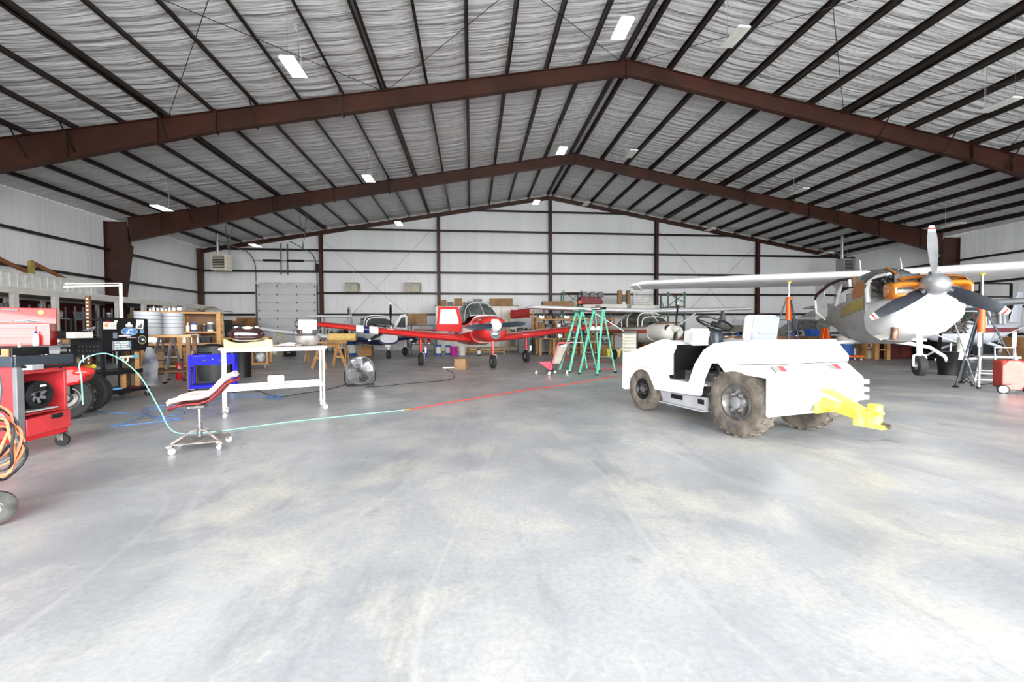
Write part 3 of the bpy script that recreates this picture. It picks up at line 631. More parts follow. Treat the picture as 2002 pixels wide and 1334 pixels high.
sp = MB().lathe([(.19, -.02), (.185, .06), (.14, .18), (.08, .25), (.001, .28)], (.30, 0, 1.40), (1, 0, 0), 24).build('spinner', WHITE, t)
fl = MB().box((.24, 0, 1.50), (.16, .30, .22)).build('cowl_blaze', WHITE, t, bev=.07)
pr = bpy.data.objects.new('propeller', None); COL.objects.link(pr); pr.parent = t; pr.location = (.36, 0, 1.40)
for a in (4, 184): blade(pr, R(a), 1.02, .14, .19, SLATE, SLATE, None)
for s in (-1, 1): MB().lathe([(.15, 0), (.15, .03)], (.262, s*.25, 1.37), (1, 0, 0), 16).build('air_inlet', BLACK, t)
MB().lathe([(.17, 0), (.18, .02), (.15, .035), (.14, .02)], (.275, 0, 1.13), (1, 0, -.12), 24).build('light_bezel', GREY, t); MB().ell((.29, 0, 1.13), (.03, .13, .09), 16, 8).build('landing_light', CHROME, t)
gl = MB(); rg = []
for x, w_, zb, zt in ((-.98, .50, 1.74, 1.78), (-1.25, .52, 1.70, 2.02), (-1.6, .54, 1.60, 2.26), (-2.3, .55, 1.58, 2.36), (-3.1, .50, 1.55, 2.22), (-3.8, .38, 1.50, 1.62)):
    rg.append([(x, w_*math.copysign(abs(math.cos(a))**.6, math.cos(a)), zb+(zt-zb)*abs(math.sin(a))**.6) for a in [math.pi*i/16 for i in range(17)]])
gl.loft(rg, cap=False, closed=False); gl.build('canopy_glass', GLASS, t)
for r in (rg[0], rg[2], rg[4]): MB().tube(r, .022, 6).build('canopy_frame', LGREY, t)
MB().tube([(-.98, 0, 1.79), (-1.25, 0, 2.03), (-1.6, 0, 2.27), (-2.3, 0, 2.37)], .02, 6).build('canopy_frame', LGREY, t)
m = MB(); out = [(-.66, 1.30), (-.66, 1.55), (-.80, 2.10), (-1.50, 2.10), (-1.58, 1.25), (-.7, 1.20)]
inn = [(-.78, 1.50), (-.78, 1.60), (-.88, 2.00), (-1.42, 2.00), (-1.48, 1.48), (-.80, 1.48)]
for i in range(6): j = (i+1) % 6; m.loft([[(-1.55, *out[i]), (-1.55, *inn[i]), (-1.6, *inn[i]), (-1.6, *out[i])], [(-1.55, *out[j]), (-1.55, *inn[j]), (-1.6, *inn[j]), (-1.6, *out[j])]])
dq = m.build('cabin_door', mat('door_red', (.50, .012, .012), .75, 0, .05), t, smooth=False); MB().prism([(p[0], p[1]) for p in inn], 'x', -1.58, -1.575).build('door_window', mat('bright_pane', (.80, .84, .88), .1, 0, 0), dq)
for s in (-1, 1):
    m = MB(); wingm(m, [(-1.15, s*.45, .90, 2.1, 1.1), (-1.2, s*2.0, 1.05, 1.95, 1.1), (-1.25, s*5.2, 1.42, 1.45, 1.0), (-1.45, s*5.6, 1.47, 1.0, .6)]); m.build('wing', REDP, t)
    m = MB(); wingm(m, [(-5.6, 0, 1.25, .95, .8), (-5.8, s*1.8, 1.3, .7, .7)]); m.build('tailplane', REDP, t)
    gear(t, -2.1, s*2.05, .95, .235, REDP, .15)
gear(t, 0, 0, .95, .22, REDP)
m = MB(); wingm(m, [(-5.4, 0, 1.3, 1.2, .7), (-6.0, 0, 2.3, .7, .6)], vert=True); m.build('tail_fin', REDP, t)
for y in (-2.05, 2.05): MB().box((-2.05, y+.16*(1 if y > 0 else 1), .55), (.12, .05, .2)).build('gear_door', WHITE, t)
# cloth sleeve pulled over the leading edge of the red wing
def PL(o, rz, x, y, z): return Vector((o.x+math.cos(rz)*x-math.sin(rz)*y, o.y+math.sin(rz)*x+math.cos(rz)*y, z))
q = thing('wing_sleeve', 'white and blue padded sleeve slipped over the red wing leading edge', 'cover', (L_.x, L_.y, 0), R(-75))
for a, b, mm, nm in ((-4.22, -4.0, WHITE, 'white_band'), (-4.0, -3.82, NAVY, 'blue_band'), (-3.82, -3.55, WHITE, 'white_band')):
    m = MB(); m.loft([[(-1.22-.18*c_*.9+.0, y, 1.05+.115*(-y-2)+.02+.125*s_) for c_, s_ in [(-math.cos(2*math.pi*i/16)*1.0, math.sin(2*math.pi*i/16)) for i in range(16)]] for y in (a, (a+b)/2, b)]); m.build(nm, mm, q)
# white and blue low wing, cowl off
hb = EYE+ray(764, 641)*18.7
t = thing('blue_white_aeroplane', 'white and blue low wing aeroplane with its cowl off and a door open', 'aeroplane', (hb.x, hb.y, 0), R(-61))
W2 = mat('aircraft_white', (.78, .79, .82), .3, 0, .05, 3)
m = MB(); fus(m, [(-.25, .40, 1.15, .72), (-.9, .55, 1.30, .66), (-1.6, .64, 1.62, .62), (-2.6, .66, 1.60, .62), (-3.8, .55, 1.55, .75), (-5.4, .34, 1.45, .98), (-7.6, .10, 1.38, 1.2)], 26, 2.5); m.build('fuselage', W2, t)
m = MB(); fus(m, [(-.3, .42, .95, .64), (-1.2, .6, 1.0, .58), (-3.0, .665, 1.02, .58), (-4.5, .47, 1.05, .78)], 26, 2.5); m.build('lower_hull', NAVY, t)
gl = MB(); rg = []
for x, w_, zb, zt in ((-1.35, .56, 1.55, 1.60), (-1.7, .60, 1.50, 1.90), (-2.1, .60, 1.45, 2.02), (-3.2, .56, 1.5, 2.0), (-4.2, .44, 1.5, 1.62)):
    rg.append([(x, w_*math.copysign(abs(math.cos(a))**.6, math.cos(a)), zb+(zt-zb)*abs(math.sin(a))**.6) for a in [math.pi*i/16 for i in range(17)]])
gl.loft(rg, cap=False, closed=False); gl.build('cabin_glass', GLASS, t)
for r in rg[1:4]: MB().tube(r, .03, 6).build('window_post', W2, t)
MB().loft([[(x, y*1.03, z+.02) for x, y, z in r[3:14]] for r in rg[2:4]], cap=False, closed=False).build('roof_panel', W2, t)
m = MB(); m.box((-.65, 0, 1.25), (.75, .5, .3)); random.seed(9)
for i in range(36): a = Vector((random.uniform(-1, -.3), random.uniform(-.42, .42), random.uniform(1.05, 1.5))); m.cyl(a, a+Vector((random.uniform(-.15, .15), random.uniform(-.15, .15), random.uniform(-.1, .1))), random.uniform(.02, .05), n=7)
m.build('engine', mat('engine_grey', (.22, .22, .22), .4, .5, .6, 14), t)
for s in (-1, 1): MB().tube([(-.35, s*.1, 1.45), (-.7, s*.38, 1.5), (-1.3, s*.5, 1.6)], .03, 6).build('engine_mount', BLACK, t)
pr = bpy.data.objects.new('propeller', None); COL.objects.link(pr); pr.parent = t; pr.location = (.0, 0, hb.z)
for a in (90, 210, 330): blade(pr, R(a), 1.16, .12, .15, BLACK, WHITE, None)
MB().lathe([(.14, -.3), (.15, 0), (.1, .1), (.02, .16)], (0, 0, hb.z), (1, 0, 0), 16).build('propeller_hub', ALU, t)
for s in (-1, 1):
    m = MB(); wingm(m, [(-1.8, s*.5, .78, 1.9, 1.1), (-1.75, s*2.2, .96, 1.75, 1.1)]); m.build('inner_wing', NAVY, t)
    m = MB(); wingm(m, [(-1.75, s*2.2, .96, 1.75, 1.12), (-1.85, s*5.0, 1.36, 1.3, 1.0), (-2.05, s*5.35, 1.40, .9, .6)]); m.build('outer_wing', W2, t)
    m = MB(); wingm(m, [(-6.9, 0, 1.35, .9, .7), (-7.1, s*1.7, 1.4, .65, .7)]); m.build('tailplane', W2, t)
    gear(t, -2.5, s*1.55, .85, .21, WHITE, .14)
    MB().box((-2.3, s*1.75, .45), (.30, .02, .45), rot=(R(s*18), 0, 0)).build('gear_door', LGREY, t)
gear(t, -.35, 0, .75, .19, WHITE, .12)
MB().box((-.5, -.02, .62), (.35, .26, .22)).build('nose_strut_housing', WHITE, t, bev=.03)
m = MB(); wingm(m, [(-6.4, 0, 1.4, 1.35, .5), (-7.35, 0, 2.75, .65, .5)], vert=True); m.build('tail_fin', W2, t)
m = MB(); wingm(m, [(-7.0, 0, 1.75, .78, .56), (-7.45, 0, 2.6, .58, .56)], vert=True); m.build('rudder', NAVY, t)
m = MB(); out = [(.66, 1.0), (.66, 1.5), (1.05, 2.05), (1.35, 2.12), (1.42, 1.0)]; inn = [(.84, 1.45), (.9, 1.55), (1.1, 1.92), (1.30, 1.96), (1.32, 1.42)]
for i in range(5): j = (i+1) % 5; m.loft([[(-1.7, *out[i]), (-1.7, *inn[i]), (-1.75, *inn[i]), (-1.75, *out[i])], [(-1.7, *out[j]), (-1.7, *inn[j]), (-1.75, *inn[j]), (-1.75, *out[j])]])
dq = m.build('cabin_door', W2, t, smooth=False); MB().prism(inn, 'x', -1.73, -1.725).build('door_window', GLASS, dq)
# generic high wing type
def highwing(name, lab, loc, rz, hz, wz, cream, stripe, engine_open, sc, wpaint, bl=2, span=5.3):
    t = thing(name, lab, 'aeroplane', loc, rz, None, sc=sc)
    z0 = hz
    m = MB(); fus(m, [(-1.15, .52, z0+.22, z0-.48), (-2.0, .56, z0+.20, z0-.58), (-3.4, .52, z0+.2, z0-.50), (-4.6, .36, z0+.22, z0-.26), (-6.2, .18, z0+.2, z0-.02), (-7.2, .07, z0+.16, z0+.04)], 26, 2.6); m.build('fuselage', cream, t)
    m = MB()
    for s in (-1, 1): m.loft([[(x, s*(w_+.012), z0+za) for za in (-.02, -.17)] for x, w_ in ((-1.15, .51), (-2.0, .558), (-3.4, .52), (-4.6, .365), (-6.2, .185))], cap=False, closed=False)
    m.build('side_stripe', stripe, t)
    if engine_open:
        m = MB(); m.box((-.6, 0, z0), (.8, .5, .28)); random.seed(11)
        for i in range(44): a = Vector((random.uniform(-1.1, -.1), random.uniform(-.45, .45), z0+random.uniform(-.25, .25))); m.cyl(a, a+Vector((random.uniform(-.2, .2), random.uniform(-.12, .12), random.uniform(-.1, .1))), random.uniform(.015, .05), n=7)
        m.build('engine', mat('engine_dark2', (.06, .06, .055), .45, .5, .8, 16, col2=(.24, .22, .18)), t)
        m = MB(); lowcowl(m, -.02, -1.15, .5, z0+.1, z0-.48); 
        m.v = [Vector((v.x, v.y, min(v.z, z0-.2))) for v in m.v]; m.build('lower_cowl', cream, t)
    else:
        m = MB(); lowcowl(m, -.02, -1.15, .50, z0+.24, z0-.46); m.build('cowling', cream, t)
        m = MB()
        for s in (-1, 1): MB().lathe([(.13, 0), (.13, .02)], (-.07, s*.27, z0+.02), (1, 0, 0), 16).build('air_inlet', BLACK, t)
        MB().loft([[(-.2, y, z0+.215-.3*y*y) for y in (-.3, -.1, .1, .3)], [(-1.0, y, z0+.255-.35*y*y) for y in (-.34, -.1, .1, .34)]], cap=False, closed=False).build('top_stripe', stripe, t)
    pr = bpy.data.objects.new('propeller', None); COL.objects.link(pr); pr.parent = t; pr.location = (.06, 0, z0)
    for k in range(bl): blade(pr, R(86)+k*2*math.pi/bl, 1.0, .12, .13, BLACK, WHITE, None)
    MB().lathe([(.15, 0), (.14, .08), (.08, .2), (.001, .25)], (0, 0, z0), (1, 0, 0), 18).build('spinner', cream, t)
    gl = MB(); rg = []
    for x, w_, zt in ((-1.15, .48, z0+.26), (-1.5, .52, z0+.5), (-1.85, .52, wz-.06), (-2.8, .52, wz-.04), (-3.4, .48, wz-.06), (-4.2, .34, z0+.3)):
        rg.append([(x, w_*math.copysign(abs(math.cos(a))**.5, math.cos(a)), z0+.1+(zt-z0-.1)*abs(math.sin(a))**.5) for a in [math.pi*i/14 for i in range(15)]])
    gl.loft(rg, cap=False, closed=False); gl.build('cabin_glass', GLASS, t)
    for r in rg[1:5]: MB().tube([(x, y*1.01, z) for x, y, z in r], .025, 6).build('window_post', cream, t)
    MB().tube([(-1.15, 0, z0+.27), (-1.5, 0, z0+.52), (-1.85, 0, wz-.04)], .018, 6).build('windscreen_post', cream, t)
    for s in (-1, 1):
        m = MB(); wingm(m, [(-1.75, 0, wz, 1.6, 1.0), (-1.75, s*2.6, wz+.05, 1.58, 1.0), (-1.9, s*(span-.3), wz+.14, 1.2, 1.0), (-2.05, s*span, wz+.13, .9, .6)]); m.build('wing', wpaint, t)
        m = MB(); m.bar((-2.0, s*.5, z0-.42), (-2.15, s*2.4, wz-.02), .10, .035, up=(0, 0, 1)); m.build('wing_strut', wpaint, t)
        m = MB(); wingm(m, [(-6.4, 0, z0+.1, .95, .7), (-6.6, s*1.7, z0+.1, .65, .7)]); m.build('tailplane', cream, t)
        MB().tube([(-2.5, s*.3, z0-.5), (-2.5, s*.8, z0-.72), (-2.5, s*1.2, .24)], [.05, .04, .03], 8).build('gear_leg', cream, t)
        wheel(t, (-2.5, s*1.28, .215), (0, 1, 0), .215, .15, .09, RUB, WHITE)
    MB().cyl((-.7, 0, z0-.45), (-.6, 0, .3), .03, n=8).build('nose_strut', ALU, t); wheel(t, (-.6, 0, .18), (0, 1, 0), .18, .12, .075, RUB, WHITE)
    m = MB(); wingm(m, [(-5.9, 0, z0+.15, 1.4, .5), (-6.9, 0, z0+1.35, .7, .5)], vert=True); m.build('tail_fin', cream, t)
    return t
h2 = EYE+ray(1320, 643)*15.6
C2 = mat('aircraft_cream', (.72, .70, .64), .35, 0, .06, 3)
highwing('parked_aeroplane', 'cream high wing aeroplane with red cowl stripe parked behind the green ladders', (h2.x, h2.y, 0), R(-84), h2.z, 2.02, C2, mat('rust_stripe', (.45, .08, .03), .4), False, 1.0, W2, span=5.15)
h3 = EYE+ray(1842, 640)*12.6
highwing('stripped_aeroplane', 'white high wing aeroplane with dark red side stripe and bare engine, far right', (h3.x, h3.y, 0), R(-158), h3.z, 2.0, mat('aircraft_bluewhite', (.60, .64, .72), .4, 0, .05, 3), mat('maroon', (.20, .01, .02), .4), True, 1.0, mat('wing_grey', (.42, .46, .48), .4, .2, .06, 3), span=5.0)
# a detached wing and white panel stored high at the back
# ---------------------------------------------------------------- left foreground
def G(px, py): v = FL(px, py); return Vector((v.x, v.y, 0))
# workshop stool
t = thing('workshop_stool', 'rolling workshop stool with worn pink and red moulded seat on a dirty four-caster base', 'stool', (-2.83, 4.62, 0), R(18))
m = MB(); n_ = 14; rings = []
prof = [(-.235, .46, .13), (-.20, .485, .19), (-.08, .515, .215), (.04, .515, .20), (.12, .54, .165), (.19, .61, .15), (.25, .685, .15), (.31, .73, .135), (.345, .735, .10)]
for x, z, w_ in prof: rings.append([(x, w_*math.sin(-math.pi/2+math.pi*i/n_), z+.022*abs(math.sin(-math.pi/2+math.pi*i/n_))**3) for i in range(n_+1)])
top = m.loft(rings, cap=False, closed=False)
seat = m.build('seat', mat('seat_pink', (.80, .66, .64), .4, 0, .05, 4, col2=(.80, .56, .54)), t); so = seat.modifiers.new('s', 'SOLIDIFY'); so.thickness = .045; so.offset = -1
rings2 = [[(p[0]*1.0, p[1]*1.015, p[2]-.022) for p in r] for r in rings]
u = MB().loft([[(p[0]+.004, p[1], p[2]-.026) for p in r] for r in rings2], cap=False, closed=False).build('seat_shell', mat('shell_red', (.30, .015, .02), .4, 0, .2), seat); so = u.modifiers.new('s', 'SOLIDIFY'); so.thickness = .012; so.offset = -1
MB().box((-.02, 0, .44), (.16, .12, .04)).build('seat_plate', DIRTM, t, bev=.01)
MB().cyl((0, 0, .25), (0, 0, .43), .014, n=12).build('seat_post', ALU, t); MB().cyl((0, 0, .12), (0, 0, .26), .024, n=14).build('post_sleeve', DIRTM, t)
bs = mat('dirty_cast', (.27, .25, .235), .5, .4, .35, 12)
MB().prism([(-.22, -.19), (.22, -.19), (.22, .19), (-.22, .19)], 'z', .085, .10).build('base_plate', bs, t, bev=.01)
for sx_ in (-1, 1):
    for sy_ in (-1, 1):
        MB().tube([(sx_*.02, sy_*.02, .19), (sx_*.07, sy_*.06, .185), (sx_*.20, sy_*.17, .10)], .012, 8).build('brace_leg', bs, t); caster(t, sx_*.205, sy_*.175, .032, .022, .09, rz=sx_+sy_*2, wm=DIRTYW, fm=bs)
# tall narrow rolling table
A, B = G(438, 818), G(634, 800)
dx = (B-A); LT = dx.length; rz = math.atan2(dx.y, dx.x); TH = .985
t = thing('rolling_table', 'tall white steel rolling table with plywood top and perforated lower shelf', 'table', A, rz)
for x in (.0, LT):
    for y in (.0, .40):
        m = MB(); m.box((x, y, .53), (.03, .006, .9)); m.box((x-.013 if x else x+.013, y, .53), (.006, .03, .9)); m.build('leg', WHITE, t); caster(t, x, y, .038, .028, .10, rz=1.9+x, wm=DIRTYW, fm=bs)
MB().box((LT/2, .2, TH-.01), (LT+.10, .52, .03)).build('table_top', mat('worn_ply', (.74, .66, .50), .6, 0, .12, 5, col2=(.84, .82, .76)), t, bev=.004)
MB().box((LT/2, -.045, TH-.03), (LT+.04, .012, .05)).build('apron', WHITE, t)
m = MB(); m.box((LT/2, -.01, .40), (LT, .008, .06))
for k in range(26): m.box((.05+k*(LT-.1)/25, -.016, .405+.012*(k % 2)), (.022, .006, .007))
m.cur = 0; m.build('shelf_rail', WHITE, t); MB().box((LT/2, .41, .40), (LT, .008, .06)).build('shelf_rail', WHITE, t)
m = MB()
for k in range(24): m.box((.06+k*(LT-.12)/23, -.0155, .392), (.02, .004, .006))
m.build('rail_slot', SLATE, t)
for k in range(4): MB().box((LT/2, .05+.1*k, .405), (LT-.03, .07, .008)).build('shelf_slat', WHITE, t)
def onT(x, y, z=TH+.006): c, s = math.cos(rz), math.sin(rz); return (A.x+c*x-s*y, A.y+s*x+c*y, z)
q = thing('pink_tape_box', 'faded pink plastic box standing on the lower shelf of the rolling table', 'box', onT(LT*.50, .14, .41), rz)
MB().box((0, 0, .075), (.22, .14, .15)).build('case', mat('box_pink', (.78, .48, .52), .5, 0, .1), q, bev=.02); MB().box((0.02, -.02, .155), (.09, .03, .02)).build('handle', BLACK, q, bev=.005)
q = thing('foam_block', 'yellow foam block cradling the dark motorcycle tank on the table', 'foam', onT(LT*.24, .2), rz)
MB().prism([(-.30, 0), (.30, 0), (.30, .10), (.24, .12), (.16, .085), (-.12, .06), (-.22, .08), (-.30, .13)], 'y', -.16, .16).build('foam', YFOAM, q, bev=.008)
q = thing('motorcycle_tank', 'glossy black cherry motorcycle fuel tank resting on yellow foam', 'fuel tank', onT(LT*.22, .2, TH+.075), rz)
m = MB(); R_ = []
for k in range(11):
    u = -1+2*k/10; w_ = math.sqrt(max(0.02, 1-abs(u)**2.6)); R_.append([(u*.235, .13*w_*math.copysign(abs(math.cos(a))**.75, math.cos(a)), .115+.115*w_*(math.copysign(abs(math.sin(a))**.75, math.sin(a)))*(1.0 if math.sin(a) > 0 else .8)) for a in [2*math.pi*i/20 for i in range(20)]])
m.loft(R_).build('tank_body', GLOSSB, q)
MB().tube([(-.17, -.10, .05), (-.08, -.135, .03), (.08, -.135, .03), (.17, -.10, .05)], .012, 8).build('chrome_trim', CHROME, q)
MB().ell((.01, -.05, .205), (.08, .06, .035), 14, 8).build('console_label', mat('pale_yellow', (.75, .72, .40), .5, 0, .1), q)
for s in (-1, 1): MB().lathe([(.045, 0), (.045, .018), (.03, .028), (.01, .03)], (s*.13, 0, .215), (s*.25, 0, 1), 18).build('filler_cap', CHROME, q)
q = thing('steel_pot', 'dirty round steel pot with handles at the bottom of the stack on the table', 'pot', onT(LT*.845, .18), rz, sc=1.3)
MB().lathe([(.06, 0), (.115, .03), (.14, .08), (.14, .12), (.13, .125)], (0, 0, .0), (0, 0, 1), 24).build('bowl', bs, q); MB().tube([(-.10, -.1, .02), (-.13, -.12, .0), (-.14, -.13, .03)], .018, 8).build('spout', bs, q)
q = thing('chrome_bowl', 'shiny steel bowl in the middle of the stack on the table', 'bowl', onT(LT*.845, .18, TH+.172), rz, sc=1.3)
MB().lathe([(.08, 0), (.12, .03), (.125, .07), (.12, .072)], (0, 0, 0), (0, 0, 1), 24).build('bowl', CHROME, q); MB().tor((-.125, 0, .04), (0, 1, 0), .03, .005, 14, 6).build('handle', BLACK, q)
q = thing('white_canister', 'white canister with black handle on top of the steel bowls on the table', 'canister', onT(LT*.845, .18, TH+.267), rz, sc=1.3)
MB().lathe([(.10, 0), (.105, .01), (.105, .11), (.10, .115)], (0, 0, 0), (0, 0, 1), 24).build('body', WHITE, q); MB().tube(arc((-.10, 0, .065), .04, R(90), R(270), 8), .007, 6).build('handle', BLACK, q)
m = MB(); R_ = []; random.seed(4)
for i in range(11): R_.append([(-.2+.4*i/10, -.11+.22*j/9, .004+.045*math.exp(-((i-6)/3.5)**2-((j-5)/3)**2)+random.uniform(0, .02)) for j in range(10)])
o = m.loft(R_, cap=False, closed=False).build('shop_rag', PAPER, None, loc=onT(LT*.62, .14), rz=rz); tag(o, 'crumpled white shop rag on the table beside the steel pots', 'rag')
# red service cart (foreground left)
c0_ = Vector((-4.36, 4.42, 0)); t = thing('red_service_cart', 'scuffed red service cart with grey tray and a black blower in its front bay', 'cart', c0_, R(90))
# local x runs along the front face (away from camera), y goes left into the cart
W_, D_, H_ = .52, .62, 1.0
MB().box((W_/2, D_/2, .17), (W_, D_, .06)).build('base', RED, t, bev=.01)
MB().box((W_/2, D_-.02, .55), (W_-.02, .03, .74)).build('back_panel', PINKRED, t)
MB().box((.015, D_/2, .55), (.03, D_, .74)).build('side_panel', PINKRED, t, bev=.005); MB().box((W_-.015, D_/2, .55), (.03, D_, .74)).build('side_panel', PINKRED, t, bev=.005)
MB().box((.03, -.005, .53), (.07, .04, .76)).build('corner_post', GREY, t, bev=.006)
MB().box((W_/2+.03, .0, .845), (W_-.08, .02, .08)).build('fascia', PINKRED, t, bev=.004)
for x in (.13, .44): MB().cyl((x, -.005, .845), (x, -.02, .845), .012, n=12).build('socket_hole', BLACK, t)
MB().box((W_/2+.03, .28, .40), (W_-.10, .5, .02)).build('bay_shelf', PINKRED, t)
for k in range(4): MB().cyl((.16+k*.07, .035, .43), (.16+k*.07, .028, .43), .008, n=8).build('shelf_hole', BLACK, t)
MB().prism([(.07, .19), (.07, .36), (W_, .385), (W_, .20)], 'y', -.03, .30).build('drawer', PINKRED, t, bev=.006)
d_ = MB().box((.36, -.035, .345), (.12, .012, .045)).build('drawer_pull', BLACK, t, bev=.004)
m = MB(); m.box((W_/2, -.03, .935), (W_+.06, .03, .10)); m.box((W_/2, D_+.02, .935), (W_+.06, .03, .10)); m.box((-.03, D_/2, .935), (.03, D_+.06, .10)); m.box((W_+.03, D_/2, .935), (.03, D_+.06, .10)); m.box((W_/2, D_/2, .90), (W_+.05, D_+.05, .012))
m.build('top_tray', SLATE, t, bev=.004)
MB().tube([(.02, -.05, .885), (.10, -.09, .868), (.46, -.10, .868), (.62, -.09, .868)], .014, 8).build('push_handle', BLACK, t)
MB().prism([(.04, -.03), (.16, -.10), (.16, -.11), (.04, -.12)], 'z', .85, .90).build('handle_bracket', LGREY, t)
MB().lathe([(.12, 0), (.14, .02), (.14, .10), (.10, .115), (.095, .06), (.03, .05), (.0005, .07)], (.235, .1, .585), (0, -1, 0), 28, capped=False).build('blower_housing', BLACK, t)
q_ = MB(); 
for k in range(7): a = k*2*math.pi/7; q_.bar((.235+.03*math.cos(a), .02, .585+.03*math.sin(a)), (.235+.09*math.cos(a+.4), .02, .585+.09*math.sin(a+.4)), .004, .03)
q_.build('blower_blade', GREY, t); MB().cyl((.235, .1, .585), (.235, .30, .585), .13, n=24).build('blower_drum', LGREY, t)
MB().box((.235, .12, .435), (.30, .30, .014)).build('blower_foot', LGREY, t); MB().prism([(.18, .70), (.30, .70), (.33, .62), (.14, .62)], 'y', .0, .12).build('blower_neck', BLACK, t, bev=.01)
MB().box((.25, -.018, .675), (.06, .004, .02)).build('blower_label', PAPER, t)
for x, y, rz_ in ((.05, .05, .4), (W_-.05, .05, 1.8), (.05, D_-.08, .4), (W_-.05, D_-.08, 2)): caster(t, x, y, .062, .045, .14, rz=rz_, wm=RUB, fm=DIRTM)
def inCart(x, y, z): return (c0_.x-y, c0_.y+x, z)
def bottle(name, lab, loc, h, r, bm, cm, cat='bottle', grp=None, band=None):
    q = thing(name, lab, cat, loc, 0, grp); MB().lathe([(r*.9, 0), (r, h*.03), (r, h*.62), (r*.85, h*.72), (r*.35, h*.8), (r*.32, h*.86)], (0, 0, 0), (0, 0, 1), 14).build('body', bm, q)
    MB().lathe([(r*.38, h*.85), (r*.38, h*.95), (r*.2, h)], (0, 0, 0), (0, 0, 1), 12).build('cap', cm, q)
    if band: MB().lathe([(r*1.02, h*.15), (r*1.02, h*.55)], (0, 0, 0), (0, 0, 1), 14, capped=False).build('label_band', band, q)
    return q
bottle('spray_bottle', 'white bottle with a grey cap standing on the red cart tray', inCart(.26, .20, .908), .20, .032, PAPER, LGREY, band=SKYB)
random.seed(12)
tl = [('blue_rag', 'blue shop rag drooping in the red cart tray', NAVY, 'rag', .20, .05), ('tan_rag', 'tan work glove lying in the red cart tray', CARD, 'glove', .33, .06)]
for nm, lb, mm, ct, x, y in tl:
    m = MB(); Rr = [[(-.06+.12*i/6, -.05+.1*j/5, .004+.07*math.exp(-((i-3)/2.0)**2-((j-2.5)/2)**2)+random.uniform(0, .012)) for j in range(6)] for i in range(7)]
    o = m.loft(Rr, cap=False, closed=False).build(nm, mm, None, loc=inCart(x, y, .91)); tag(o, lb, ct)
for k, (x, y, L, a, mm, nm, lb) in enumerate([(.08, .15, .22, .3, CHROME, 'combination_wrench', 'chrome wrench on the near side of the red cart tray'), (.30, .34, .24, 1.2, BLACK, 'screwdriver', 'black handled screwdriver across the red cart tray'), (.44, .12, .16, 2.3, CHROME, 'socket_ratchet', 'chrome ratchet near the far end of the red cart tray'), (.42, .28, .20, .1, SLATE, 'pliers', 'dark grey pliers in the middle of the red cart tray')]):
    q = thing(nm, lb, 'tool', inCart(x, y, .985-.04*(k % 2)), a); MB().bar((-L/2, 0, .0), (L*.25, 0, .0), .014, .01).build('handle', mm, q); MB().lathe([(.008, 0), (.02, .008), (.02, .018), (.008, .024)], (L*.3, 0, -.012), (0, 0, 1), 10).build('head', CHROME, q)
q = thing('tray_organiser', 'black tool organiser box filling the red cart tray', 'organiser', inCart(.26, .3, .907)); MB().box((0, 0, .08), (.42, .36, .16)).build('box', BLACK, q, bev=.005)
for k in range(5): MB().box((-.16+.08*k, -.19, .10), (.06, .012, .10)).build('pocket', [FABG, NAVY, CARD, GREY, CARD][k], q)
q = thing('red_light_housing', 'round black work light clipped to the far end of the red cart', 'work light', inCart(.50, .03, 1.0)); MB().lathe([(.045, 0), (.045, .05), (.03, .06)], (0, 0, .02), (1, .6, 0), 16).build('housing', BLACK, q); MB().lathe([(.025, 0), (.02, .012)], (.045, .03, .02), (1, .6, 0), 12).build('lens', CHROME, q); MB().cyl((0, 0, -.06), (0, 0, .0), .01, n=8).build('stem', BLACK, q)
# black bin cart with coiled cables at the very left edge
t = thing('cable_cart', 'dark wheeled cart hung with coiled orange and black cables at the left edge', 'cart', (-3.08, 3.04, 0), R(30))
MB().prism([(-.30, .06), (-.08, .06), (-.05, .62), (-.30, .62)], 'y', -.18, .14).build('bin_body', SLATE, t, bev=.02)
MB().tube([(.0, -.12, .58), (.03, -.13, .85), (.02, -.13, .98), (-.04, -.13, 1.0), (-.14, -.13, .99)], .015, 8).build('push_handle', GREY, t)
wheel(t, (.0, -.20, .112), (.35, -1, 0), .11, .06, .05, mat('worn_rubber', (.045, .044, .04), .85, 0, .4, 12), DIRTM)
wheel(t, (-.2, .18, .112), (0, 1, 0), .11, .06, .05, DUSTR, DIRTM)
random.seed(8)
for k in range(9):
    cm = [ORC, BLACK, ORC, GREY, ORC, BLACK, ORC, ORC, BLACK][k]; c = Vector((.0+.006*k, -.16-.008*(k % 3), .60-.02*k)); rr = .095+.012*random.random()
    MB().tube([c+Vector((rr*.8*math.cos(a)+.015*math.sin(3*a+k), .03*math.sin(a+k), (rr+.06)*math.sin(a))) for a in [2*math.pi*i/22 for i in range(22)]], .008, 6, closed=True).build('cable_loop', cm, t)
